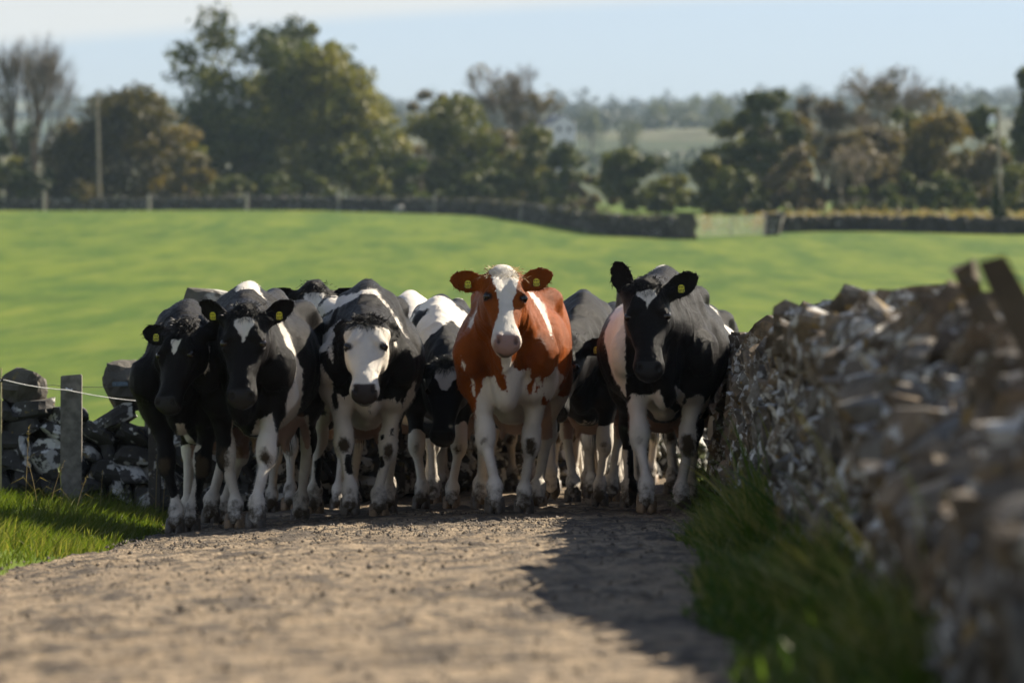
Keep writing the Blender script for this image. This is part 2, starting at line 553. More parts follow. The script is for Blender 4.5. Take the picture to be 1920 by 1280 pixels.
    for s in (-1, 1):
        F.ell(hp(.18, s * .100, .012), np.array((.052, .026, .040)) * hs, .03, M=HM)      # orbit
        F.cone(hp(.135, s * .088, .040), hp(.18, s * .105, .038), .018 * hs, .016 * hs, .025)  # brow
        F.cone(hp(.24, s * .082, -.005), hp(.33, s * .068, -.01), .02, .012, .03)     # cheek ridge
        F.ell(hp(.12, s * .088, -.11), np.array((.09, .03, .07)) * hs, .05, M=HM)            # masseter
        F.ell(hp(.478, s * .050, -.008), np.array((.042, .032, .036)) * hs, .025, M=HM)       # nostril wing
        F.ell(hp(.503, s * .050, .014), np.array((.024, .012, .020)) * hs, .010, cut=True, M=HM)  # nostril
        F.ell(hp(.115, s * .062, .066), np.array((.055, .03, .012)) * hs, .03, M=HM)
    for s in (-1, 1):
        F.ell(hp(.182, s * .113, .038), np.array((.0235, .020, .0205)) * hs, .010, cut=True, M=HM)
        F.cone(hp(.150, s * .100, .052), hp(.178, s * .106, .060), .011 * hs, .009 * hs, .014)   # upper lid
        F.cone(hp(.20, s * .112, .012), hp(.214, s * .100, .036), .008 * hs, .007 * hs, .012)   # lower lid
    F.ell(hp(-.035, 0, .012), np.array((.045, .055, .045)) * hs, .04, M=HM)                 # poll
    F.ell(hp(.47, 0, -.105), np.array((.055, .055, .03)) * hs, .02, M=HM)                   # chin
    F.cone(hp(.535, .05, -.085), hp(.535, -.05, -.085), .006, .006, .012, cut=True)     # mouth
    # ears
    ears = []
    for s, key in ((1, 'ear_l'), (-1, 'ear_r')):
        e = P[key]                                   # (out, up, forward) in head-independent cow axes, twist
        base = hp(.015, s * .098, -.030)
        d1 = unit(e[0] * s * HM[1] + np.array((e[2], 0, e[1])))
        face = unit(np.array((1.0, s * .15, .05)) if len(e) < 4 else e[3])
        d3 = unit(face - d1 * (face @ d1)); d2 = np.cross(d3, d1)
        EM = np.array([d1, d2, d3]); Lr = .215 * hs * P.get('earlen', 1.0)
        c = base + d1 * Lr * .5
        sl, x, y, z = F.sub(c - Lr, c + Lr)
        x, y, z = x - base[0], y - base[1], z - base[2]
        u = (EM[0][0]*x + EM[0][1]*y + EM[0][2]*z) / Lr
        v = EM[1][0]*x + EM[1][1]*y + EM[1][2]*z
        w = EM[2][0]*x + EM[2][1]*y + EM[2][2]*z
        uc = np.clip(u, 0.0, 1)
        bw = np.interp(uc, [0, .12, .3, .5, .7, .85, .95, 1], np.array([.032, .042, .062, .071, .066, .050, .028, .010]) * hs)
        th = np.interp(uc, [0, .2, 1], [.030, .014, .0095])
        off = -.030 * (1 - np.clip(v / bw, -1.2, 1.2) ** 2) * np.interp(uc, [0, .25, .7, 1], [0, 1, .9, .2])
        d = (np.sqrt((v / bw) ** 2 + ((w - off) / th) ** 2) - 1) * th
        d = np.maximum(d, (u - 1) * Lr); d = np.maximum(d, -u * Lr)
        F.blend(sl, d.astype(np.float32), .018)
        F.cone(base - d1 * .05, base + d1 * .045, .045 * hs, .030 * hs, .03)
        ears.append((base, EM, Lr))
    # legs
    hooves = []; knees = []
    for s, key in ((1, 'fl'), (-1, 'fr')):
        fx, fy, lift, *rest = P[key]
        bend = rest[0] if rest else 0
        elb = np.array((-.06 + .10 * fx, s * .195, .80))
        fet = np.array((fx, s * .145 + fy, .135 + lift))
        kne = ik(elb, fet, .375, .300, (1, 0, 0)); knees.append(kne)
        F.cone(elb + (0, -s * .01, .05), kne + (0, 0, .05), .098, .052, .06, (1.1, .82, 1))
        F.cone(kne + (-.005, 0, .06), kne + (-.01, 0, -.05), .056, .048, .03, (1, 1, 1))
        F.ell(kne + (.016, 0, -.005), (.050, .058, .072), .025)
        F.cone(kne + (0, 0, -.03), fet + (0, 0, .04), .035, .030, .02, (1.1, .9, 1))
        F.cone(kne + (-.03, 0, -.05), fet + (-.035, 0, .02), .020, .022, .03)
        F.ell(fet, (.047, .048, .050), .03)
        dr = unit((math.sin(.55 - bend), 0, -math.cos(.55 - bend)))
        hf = fet + dr * .105
        F.cone(fet, hf, .038, .050, .025)
        F.ell(fet + (-.045, s*.018, -.03), (.018, .012, .02), .01); F.ell(fet + (-.045, -s*.018, -.03), (.018, .012, .02), .01)
        hooves.append((hf, bend))
    for s, key in ((1, 'hl'), (-1, 'hr')):
        fx, fy, lift, *rest = P[key]
        bend = rest[0] if rest else 0
        stf = np.array((-1.10 + .2 * fx, s * .235, .80))
        fet = np.array((-1.46 + fx, s * .165 + fy, .14 + lift))
        hck = ik(stf, fet, .46, .39, (-1, 0, 0)); knees.append(hck)
        F.cone((-1.36, s * .19, 1.02), (-1.22, s * .225, .78), .19, .15, .06, (1, .62, 1))
        F.cone(stf + (-.08, -s*.02, .03), hck + (.03, 0, .05), .135, .058, .06, (1.1, .75, 1))
        F.cone(hck + (-.045, 0, .07), hck + (.01, 0, -.06), .042, .045, .03, (1.1, .95, 1))
        F.ell(hck, (.062, .052, .075), .03)
        F.cone(hck, fet, .044, .035, .02, (1.15, .85, 1))
        F.ell(fet, (.050, .052, .052), .03)
        dr = unit((math.sin(.55 - bend), 0, -math.cos(.55 - bend)))
        hf = fet + dr * .11
        F.cone(fet, hf, .044, .053, .025)
        hooves.append((hf, bend))
    # tail
    tp = [(-1.58, 0, 1.38), (-1.68, 0, 1.36), (-1.735, .01, 1.22), (-1.72, .015, .95), (-1.69, .02, .72)]
    for i in range(4):
        F.cone(tp[i], tp[i + 1], [.045, .032, .024, .02][i], [.032, .024, .02, .018][i], .02)
    co, q = F.mesh()
    return co, q, dict(hp=hp, HM=HM, hs=hs, ears=ears, hooves=hooves, knees=knees, poll=poll, tail=tp)
# ------------------------------------------------------------------ terrain
A_TAB = np.array([(20, -.0309), (33, -.0165), (45, -.004), (60, .006), (80, .0145), (120, .0255), (180, .0345), (240, .0400), (300, .0440), (380, .0476),
                  (420, .0474), (470, .0466), (600, .0490), (900, .0555), (1200, .0605), (1800, .0642), (2600, .0673), (3700, .0700), (4200, .0695)])


def road_left(y): return -2.30 - .004 * (24 - y) + .10 * np.sin(y * .55) + .05 * np.sin(y * 1.7)
def road_right(y): return .56 + .035 * (y - 10) + .05 * np.sin(y * .8) + .03 * np.sin(y * 2.3)
def wall_x(y): return .95 + .021 * (y - 10) + np.where(y > 29, .012 * (y - 29) ** 2, 0)


def near_z(x, y):
    z = -.018 * np.clip(x - .4, -2.6, 2.6) ** 2
    z = np.where(x < -2.3, np.minimum(-.13 + .10 * (-2.3 - x), .05), z)
    z = np.where(x > .9, -.01 + np.clip(.12 * (x - .9), 0, .06), z)
    return z


def far_z(x, y):
    a = np.interp(y, A_TAB[:, 0], A_TAB[:, 1])
    z = CAM_H + y * a
    z = z + np.where(y > 600, np.clip((y - 600) / 800, 0, 1) * 12 * fbm(np.c_[x / 500, y / 700], 3, 5), 0)
    z = z + np.clip((y - 60) / 200, 0, 1) * .5 * fbm(np.c_[x / 45, y / 60], 2, 9)
    return z


def ground_z(x, y):
    x = np.atleast_1d(np.asarray(x, float)); y = np.atleast_1d(np.asarray(y, float))
    x, y = np.broadcast_arrays(x, y)
    s = np.clip((y - 33) / 22, 0, 1); s = s * s * (3 - 2 * s)
    return near_z(x, y) * (1 - s) + far_z(x, y) * s


def gz(x, y): return float(ground_z(x, y)[0])


def m_field():
    k = NT('pasture_grass'); p = k.geo()
    st = k.mapping(p, (1, .10, 1))
    n1 = k.noise(st, .30, 6, .7); n2 = k.noise(st, .9, 4, .6); n3 = k.noise(p, 14, 3)
    c = k.mix(k.ramp(n1, .33, .67), (.038, .084, .008), (.104, .142, .014))
    c = k.mix(k.math('MULTIPLY', k.ramp(n2, .48, .72), .5), c, (0.1520, 0.1710, 0.0266))
    c = k.mix(k.math('MULTIPLY', k.ramp(n2, .48, .28), .5), c, (0.0342, 0.0646, 0.0076))
    # beyond the pasture: stubble, hedged fields, rough grass
    sep = k.n('ShaderNodeSeparateXYZ'); k.set(sep.inputs[0], p)
    far = k.ramp(sep.outputs[1], 480, 640)
    vc = k.voro(k.mapping(p, (.004, .0022, 0)), 1.0, 'Color')
    s2 = k.n('ShaderNodeSeparateColor'); k.set(s2.inputs[0], vc)
    fc = k.mix(k.ramp(s2.outputs[0], .3, .6), (0.0342, 0.0471, 0.0213), (0.0988, 0.0950, 0.0570))
    fc = k.mix(k.math('MULTIPLY', k.ramp(n1, .4, .6), .4), fc, (.06, .08, .025))
    c = k.mix(far, c, fc)
    h = k.math('ADD', k.math('MULTIPLY', n2, .5), n3)
    return k.pbr(c, .9, k.bump(h, .5, .05), .1)


def m_road():
    k = NT('lane_dirt'); p = k.geo()
    n1 = k.noise(p, .9, 4); n2 = k.noise(p, 9, 5, .65); n3 = k.noise(p, 70, 4, .7); v = k.voro(p, 45)
    c = k.mix(k.ramp(n1, .35, .65), (0.2022, 0.1452, 0.0868), (0.2758, 0.2042, 0.1265))
    c = k.mix(k.math('MULTIPLY', k.ramp(n2, .44, .60), .75), c, (0.0481, 0.0370, 0.0274))
    c = k.mix(k.math('MULTIPLY', k.ramp(n3, .5, .72), .55), c, (0.3268, 0.2617, 0.1834))
    c = k.mix(k.math('MULTIPLY', k.ramp(k.attr('clod'), .35, .9), .8), c, (0.0444, 0.0340, 0.0252))
    h = k.math('ADD', k.math('MULTIPLY', n3, .6), k.math('ADD', k.math('MULTIPLY', n2, .8), k.math('MULTIPLY', v, .5)))
    return k.pbr(c, .88, k.bump(h, .9, .02), .3)


def build_ground():
    ys = np.concatenate([np.linspace(-80, 4, 15), np.linspace(5, 60, 111), np.geomspace(61, 500, 90), np.geomspace(510, 4200, 70)])
    u = np.linspace(-1, 1, 121); u = np.sign(u) * np.abs(u) ** 1.6
    X = np.array([u * (60 + max(y, 0) * .28) for y in ys]); Y = np.repeat(ys[:, None], X.shape[1], 1)
    # pull one set of columns into the lane's neighbourhood for detail
    Z = ground_z(X.ravel(), Y.ravel()).reshape(X.shape)
    inr = (X > road_left(Y) - .15) & (X < road_right(Y) + .1) & (Y < 60)
    Z = np.where(inr, Z - .07, Z)
    n0, n1 = X.shape
    i = np.arange(n0 * n1).reshape(n0, n1)
    q = np.stack([i[:-1, :-1], i[:-1, 1:], i[1:, 1:], i[1:, :-1]], -1).reshape(-1, 4)
    me = mesh_np('ground', np.c_[X.ravel(), Y.ravel(), Z.ravel()], q, True, m_field())
    tag(link('ground', me), kind='structure')


def build_road():
    ys = np.concatenate([np.linspace(-30, 7, 30), np.arange(7.2, 20, .06), np.arange(20, 30, .035), np.arange(30, 62, .2)])
    t = np.linspace(0, 1, 120)
    L = road_left(ys); R = road_right(ys)
    X = L[:, None] * (1 - t) + R[:, None] * t
    Y = np.repeat(ys[:, None], len(t), 1)
    p = np.c_[X.ravel(), Y.ravel()]
    z = ground_z(p[:, 0], p[:, 1]) + .002
    big = fbm(p * 1.3, 3, 21) * .012
    cl = np.clip(fbm(p * 9, 3, 33) - .15, 0, 1)                     # trodden clods
    cl2 = np.clip(fbm(p * 4.2 + 7, 3, 41) - .35, 0, 1)
    cl3 = np.clip(fbm(p * 21 + 3, 2, 51) - .2, 0, 1)
    z = z + big + cl * .018 + cl2 * .016 + cl3 * .012
    edge = np.minimum(np.abs(t), np.abs(1 - t))
    z = z - np.repeat(np.clip((.03 - edge) / .03, 0, 1)[None] * .03, len(ys), 0).ravel()
    clod = np.clip(cl * 1.1 + cl2 * 1.6, 0, 1)
    n0, n1 = X.shape
    i = np.arange(n0 * n1).reshape(n0, n1)
    q = np.stack([i[:-1, :-1], i[:-1, 1:], i[1:, 1:], i[1:, :-1]], -1).reshape(-1, 4)
    me = mesh_np('lane', np.c_[p, z], q, True, m_road(), {'clod': clod})
    tag(link('lane', me), kind='structure')
    # loose crumbs and pebbles lying on the lane
    oc = np.array([(1, 0, 0), (-1, 0, 0), (0, 1, 0), (0, -1, 0), (0, 0, 1), (0, 0, -.6)], float)
    of = np.array([(0, 2, 4), (2, 1, 4), (1, 3, 4), (3, 0, 4), (2, 0, 5), (1, 2, 5), (3, 1, 5), (0, 3, 5)])
    n = 6500
    y = RNG.uniform(8, 31, n); y = np.where(RNG.random(n) < .45, RNG.uniform(22, 28, n), y)
    tt = RNG.random(n); x = road_left(y) * (1 - tt) + road_right(y) * tt
    s = .003 + .009 * RNG.random(n) ** 3 + np.where(RNG.random(n) < .015, .008, 0)
    zz = ground_z(x, y) + .012
    co = (oc[None] * (s[:, None, None] * RNG.uniform(.6, 1.4, (n, 6, 3))) + np.stack([x, y, zz], -1)[:, None]).reshape(-1, 3)
    fa = (of[None] + 6 * np.arange(n)[:, None, None]).reshape(-1, 3)
    k = NT('crumbs'); g = k.noise(k.geo(), 6, 3)
    m = k.pbr(k.mix(k.ramp(g, .35, .65), (0.0518, 0.0392, 0.0296), (0.1850, 0.1554, 0.1221)), .9)
    tag(link('gravel', mesh_np('gravel', co, fa, False, m)), 'loose dirt crumbs and small stones scattered over the lane', 'gravel', kind='stuff')


build_ground()
build_road()


# ------------------------------------------------------------------ stones and dry stone walls
def stone_mesh(name, seed, size, mat, angular=.5, smooth=False, cuts=1):
    """a 3x3x3 lattice box, rounded and knocked about: 48 triangles"""
    r = np.random.default_rng(seed)
    bm = bmesh.new()
    bmesh.ops.create_cube(bm, size=2.0)
    bmesh.ops.subdivide_edges(bm, edges=bm.edges[:], cuts=cuts, use_grid_fill=True)
    co = np.array([v.co for v in bm.verts])
    n = np.linalg.norm(co, axis=1, keepdims=True)
    rd = co / n * 1.25
    c2 = co * angular + rd * (1 - angular)
    if cuts == 1: c2 += r.normal(0, .13, c2.shape)
    else:
        c2 = c2 + co / n * (.22 * fbm(co * .8 + seed * 3.1, 2, seed) + .07 * fbm(co * 3 + seed, 2, seed + 1))[:, None]
        for _ in range(3):       # a few flat cleaved faces
            u = unit(r.normal(size=3)); dd = c2 @ u; lim = r.uniform(.75, .95); c2 = c2 - np.clip(dd - lim, 0, 9)[:, None] * u * .9
    sh = r.normal(0, .18, (3, 3)); np.fill_diagonal(sh, 0)
    c2 = c2 @ (np.eye(3) + sh)
    c2 = c2 * np.array(size) * .5
    for v, c in zip(bm.verts, c2): v.co = c
    bmesh.ops.triangulate(bm, faces=bm.faces[:])
    me = bpy.data.meshes.new(name); bm.to_mesh(me); bm.free()
    me.polygons.foreach_set('use_smooth', [smooth] * len(me.polygons))
    me.materials.append(mat)
    return me


def join_stones(name, items, mat):
    """many far stones as one mesh: items of (mesh, matrix)"""
    V, Fs, o = [], [], 0
    cache = {}
    for me, M in items:
        if me.name not in cache:
            c = np.empty(len(me.vertices) * 3); me.vertices.foreach_get('co', c)
            cache[me.name] = (c.reshape(-1, 3), np.array([p.vertices[:] for p in me.polygons]))
        c, f = cache[me.name]
        M = np.array(M)
        V.append(c @ M[:3, :3].T + M[:3, 3]); Fs.append(f + o); o += len(c)
    return mesh_np(name, np.concatenate(V), np.concatenate(Fs), False, mat)


def build_right_wall():
    k = NT('wall_stone'); g = k.coord('Object'); r = k.rnd()
    v = k.n('ShaderNodeVectorMath'); v.operation = 'ADD'; k.set(v.inputs[0], g)
    cmb = k.n('ShaderNodeCombineXYZ'); k.set(cmb.inputs[0], k.math('MULTIPLY', r, 37.0)); k.set(cmb.inputs[1], k.math('MULTIPLY', r, 91.0))
    k.set(v.inputs[1], cmb.outputs[0]); p = v.outputs[0]
    n1 = k.noise(p, 6, 5); n2 = k.noise(p, 24, 5, .65); n3 = k.noise(p, 70, 3)
    c = k.mix(k.ramp(k.noise(p, .9, 2), .35, .65), (0.2310, 0.1705, 0.1100), (0.1815, 0.1738, 0.1595))
    c = k.mix(k.ramp(n1, .35, .7), c, (0.0572, 0.0458, 0.0352))
    c = k.mix(k.math('MULTIPLY', k.ramp(n2, .4, .65), .5), c, (0.0792, 0.0660, 0.0528))
    li = k.math('ADD', k.math('MULTIPLY', k.noise(p, 11, 4, .65), .75), k.math('MULTIPLY', r, .12))
    lm = k.math('MULTIPLY', k.ramp(li, .50, .57), k.ramp(n2, .30, .5))
    c = k.mix(lm, c, (0.5280, 0.5236, 0.5016))
    c = k.mix(k.math('MULTIPLY', k.ramp(k.noise(p, 13, 2), .64, .70), .7), c, (.26, .17, .05))
    mat = k.pbr(c, .9, k.bump(k.math('ADD', k.math('MULTIPLY', n2, .7), k.math('MULTIPLY', n3, .3)), .6, .015), .25)
    core_m = m_plain('wall_fill', (.020, .016, .012), .95, .4, 8, .8)
    root = empty('dry_stone_wall', (float(wall_x(np.array(18.0))) + .3, 18, 0))
    tag(root, 'long dry stone wall of jagged lichen-spotted slabs along the right of the lane', 'stone wall')
    base = np.array(root.location)
    def height(y): return np.interp(y, [4, 7, 8.2, 10, 11, 12, 14, 16, 22, 30, 40], [.85, .78, .62, .68, .74, .83, .97, 1.02, 1.05, 1.12, 1.12])
    def tumble(y): return float(np.interp(y, [9, 11, 15, 18], [.24, .24, .10, .0]))      # how far the near end has slumped towards the lane
    ys = np.arange(3.0, 44, .4)
    ring = []
    for y in ys:
        x0 = float(wall_x(np.array(y))); hh = float(height(y)) - .20; z0 = gz(x0, y) - .1; tb = tumble(y)
        ring.append([(x0 + .11, y, z0), (x0 + .17, y, max(hh - tb, .2)), (x0 + .17 + tb * 1.3, y, hh), (x0 + .60, y, hh - .05), (x0 + .64, y, z0)])
    co = np.array(ring).reshape(-1, 3) - base
    q = []
    for i in range(len(ys) - 1):
        for j in range(4):
            a = i * 5 + j
            q.append((a, a + 1, a + 6, a + 5))
    link('rubble_core', mesh_np('rubble_core', co, np.array(q), False, core_m), root)
    var = [stone_mesh('slab', 100 + i, s, mat, .55) for i, s in enumerate([(.18, .06, .17), (.18, .085, .13), (.16, .10, .09), (.18, .045, .20), (.16, .12, .07), (.18, .07, .11), (.18, .10, .15), (.18, .05, .14), (.16, .14, .11)])]
    cop = [stone_mesh('cope', 200 + i, s, mat, .6) for i, s in enumerate([(.40, .06, .22), (.38, .05, .26), (.42, .09, .18), (.36, .07, .20), (.40, .045, .22), (.34, .11, .15)])]
    r = random.Random(5)
    items = []
    def put(st, x, y, z, sc, rx, rz, ry, big=1.0, stretch=1.0):
        M = Matrix.Translation((x, y, z)) @ Matrix.Rotation(rx, 4, 'X') @ Matrix.Rotation(rz, 4, 'Z') @ Matrix.Rotation(ry, 4, 'Y') @ Matrix.Diagonal((sc, sc, sc * stretch, 1))
        items.append((st, M, y, sc * big))
    rows = 7
    for c in range(rows):          # the face: tilted slabs in rough courses with dark joints
        y = 6.0 + r.random() * .2
        while y < 42:
            tb = tumble(y); hh = float(height(y)) - .16 - tb * .9
            z = (c + .5 + r.uniform(-.35, .35)) / rows * hh
            x0 = float(wall_x(np.array(y))) + .11 + .08 * z + r.uniform(-.06, .05)
            put(r.choice(var), x0, y, gz(x0, y) * .5 + z, r.uniform(.8, 1.25), r.gauss(.15, .30), r.gauss(0, .25), r.gauss(.1, .2), 1, r.uniform(.9, 1.25))
            y += r.uniform(.075, .125)
    y = 6.0
    while y < 18:                  # slumped shoulder at the near end, its tops open to the sun
        tb = tumble(y)
        for j in range(4):
            s = (j + r.random()) / 4
            x0 = float(wall_x(np.array(y))) + .06 + s * (.14 + tb * 1.35); z = float(height(y)) - .10 - tb * .95 * (1 - s)
            put(r.choice(var), x0, y + r.uniform(-.04, .04), z + r.uniform(-.03, .04), r.uniform(.8, 1.3), r.gauss(.3, .45), r.gauss(0, .4), r.gauss(-.35 * min(1, tb * 4), .25), 1.2)
        y += r.uniform(.09, .15)
    y = 5.6
    while y < 43:                  # coping: slabs on edge, some fallen over
        hh = float(height(y)); x0 = float(wall_x(np.array(y))) + .35 + tumble(y) * .6 + r.uniform(-.06, .06)
        sc = r.uniform(.75, 1.2)
        put(r.choice(cop), x0, y, hh - .12 * sc + r.uniform(-.04, .04), sc, r.gauss(.30, .30), r.gauss(0, .15), r.gauss(0, .15), 1.5)
        if r.random() < .6:
            put(r.choice(var), x0 - .20, y, hh - .17 + r.uniform(-.03, .03), r.uniform(.7, 1.1), r.gauss(.3, .4), r.gauss(0, .3), r.gauss(0, .3))
        y += r.uniform(.07, .13)
    near = sorted([i for i in items if i[2] > 7.6], key=lambda i: i[2] / i[3])
    T = Matrix.Translation(-Vector(base))
    for st, M, yy, s in near[:300]:
        o = link('stone', st, root); o.matrix_local = T @ M
    rest = near[300:] + [i for i in items if i[2] <= 7.6]
    if rest:
        me = join_stones('far_stones', [(a, T @ b) for a, b, _, _ in rest], mat)
        tag(link('far_stones', me, root), kind='stuff')
    # two leaning weathered stakes behind the coping
    wm = m_stone('old_wood', (.16, .125, .085), (.09, .07, .05), (.50, .46, .38), .42, 1.6)
    def stake(px0, py0, px1, py1, d, w, label):
        a = W(px0, py0, d); b = W(px1, py1, d)
        L = np.linalg.norm(b - a); n = 7
        co, q = [], []
        rr = np.random.default_rng(int(px0))
        for i in range(n):
            t = i / (n - 1); c = a * (1 - t) + b * t
            ww = w * (1 - .25 * t) * rr.uniform(.9, 1.1)
            for (sx, sy) in ((-1, -1), (1, -1), (1, 1), (-1, 1)):
                jit = rr.normal(0, .006, 3)
                co.append(c + np.array((sx * ww * .5, sy * ww * .38, 0)) + jit + (np.array((0, 0, .015 * sx)) if i == n - 1 else 0))
        for i in range(n - 1):
            for j in range(4):
                q.append((i * 4 + j, i * 4 + (j + 1) % 4, i * 4 + 4 + (j + 1) % 4, i * 4 + 4 + j))
        q.append((0, 3, 2, 1)); q.append(((n-1)*4, (n-1)*4+1, (n-1)*4+2, (n-1)*4+3))
        co = np.array(co); org = co[0].copy()
        o = link('leaning_stake', mesh_np('leaning_stake', co - org, np.array(q), False, wm), loc=org)
        tag(o, label, 'stake', 'stakes leaning on the wall')
    stake(2010, 830, 1862, 488, 10.6, .085, 'thick brown weathered stake leaning left at the right edge above the wall')
    stake(1850, 600, 1803, 498, 12.0, .066, 'short dark stub of stake poking above the wall coping')


def build_left_wall():
    mat = m_stone('dark_wall_stone', (.125, .118, .108), (.05, .046, .042), (.62, .61, .57), .50, 1.3)
    pale = m_stone('weathered_stone', (.20, .18, .15), (.10, .09, .075), (.42, .40, .35), .42, .8)
    core_m = m_plain('earth_fill', (.04, .034, .028), .95, .4, 8, .8)
    root = empty('boulder_wall', (-4.0, 31.6, 0))
    tag(root, 'low dark wall of rounded field stones behind the grey post on the left', 'stone wall')
    base = np.array(root.location)
    r = random.Random(3)
    def path(t):          # t metres along the wall from the left
        x = -7.0 + t
        y = 31.3 + .08 * t
        if t > 5.3:
            e = t - 5.3
            x = -1.7 + .35 * e + .012 * e * e; y = 31.72 + .93 * e
        return x, y
    vs = [stone_mesh('boulder', 300 + i, s, mat, .55, False, 3) for i, s in enumerate([(.30, .4, .20), (.24, .4, .17), (.19, .35, .15), (.36, .4, .18), (.15, .3, .12), (.26, .36, .24), (.12, .3, .10)])]
    T = Matrix.Translation(-Vector(base))
    ringc = []
    for i in range(0, 46):
        t = i * .5; x, y = path(t); x2, y2 = path(t + .1)
        n = unit((-(y2 - y), x2 - x)); z0 = gz(x, y)
        for s, z in ((-.02, z0 - .2), (.02, z0 + .62), (.45, z0 + .62), (.55, z0 - .2)):
            ringc.append((x + n[0] * (s + .12), y + n[1] * (s + .12), z))
    q = []
    for i in range(45):
        for j in range(3):
            a = i * 4 + j; q.append((a, a + 4, a + 5, a + 1))
    link('earth_core', mesh_np('earth_core', np.array(ringc) - base, np.array(q), False, core_m), root)
    cnt = 0; rest = []
    rows = [(.02, .19), (.18, .17), (.33, .15), (.46, .14), (.58, .14)]
    for ri, (zb, rh) in enumerate(rows):
        t = r.random() * .2
        while t < 21:
            k = r.randrange(len(vs)); st = vs[k]
            sx = [.30, .24, .19, .36, .15, .26, .12][k]; sz = [.20, .17, .15, .18, .12, .24, .10][k]
            f = r.uniform(.9, 1.1); fz = rh / sz * r.uniform(.92, 1.1) if rh / sz < 1.6 else 1.4
            x, y = path(t + sx * f / 2); x2, y2 = path(t + sx * f / 2 + .1)
            a = math.atan2(y2 - y, x2 - x)
            M = Matrix.Translation((x, y + r.uniform(-.05, .05), gz(x, y) + zb + rh / 2 + r.uniform(-.02, .02))) @ Matrix.Rotation(a + r.gauss(0, .15), 4, 'Z') @ Matrix.Rotation(r.gauss(0, .35), 4, 'Y') @ Matrix.Diagonal((f * r.uniform(.85, 1.15), 1, fz, 1))
            if x > -5.2 and t < 7 or r.random() < .3:
                o = link('stone', st, root); o.matrix_local = T @ M; cnt += 1
            else:
                rest.append((st, T @ M))
            t += sx * f * .93
    if rest: tag(link('far_stones', join_stones('far_stones', rest, mat), root), kind='stuff')
    # big upright stones standing on the wall
    for (x0, x1, yt, yb, seed) in ((5, 82, 694, 765, 1), (198, 268, 682, 770, 2), (338, 455, 530, 790, 3), (270, 330, 745, 800, 4), (-110, -30, 700, 770, 6)):
        d = 31.6
        a = W(x0, yb, d); b = W(x1, yt, d)
        me = stone_mesh('upright', 400 + seed, (b[0] - a[0], .35, b[2] - a[2]), pale, .5, False, 5)
        o = link('upright_stone', me, root); o.matrix_local = T @ Matrix.Translation(((a[0] + b[0]) / 2, d, (a[2] + b[2]) / 2))
        o['label'] = 'big weathered stone set upright on the wall top'


build_right_wall()
build_left_wall()


# ------------------------------------------------------------------ fence on the left
def tube(points, r, sides=6, name='tube', mat=None):
    P = np.asarray(points, float); n = len(P)
    r = np.broadcast_to(np.asarray(r, float), (n,))
    T = np.gradient(P, axis=0); T /= np.linalg.norm(T, axis=1, keepdims=True) + 1e-9
    up = np.array((0, 0, 1.0))
    A = np.cross(T, up); bad = np.linalg.norm(A, axis=1) < .15
    A[bad] = np.cross(T[bad], (1.0, 0, 0)); A /= np.linalg.norm(A, axis=1, keepdims=True)
    B = np.cross(T, A)
    an = np.arange(sides) / sides * 2 * math.pi
    co = P[:, None] + r[:, None, None] * (np.cos(an)[None, :, None] * A[:, None] + np.sin(an)[None, :, None] * B[:, None])
    i = np.arange(n * sides).reshape(n, sides); j = np.roll(i, -1, 1)
    q = np.stack([i[:-1], j[:-1], j[1:], i[1:]], -1).reshape(-1, 4)
    return co.reshape(-1, 3), q


def tube_mesh(name, points, r, mat, sides=6):
    co, q = tube(points, r, sides)
    return mesh_np(name, co, q, True, mat)


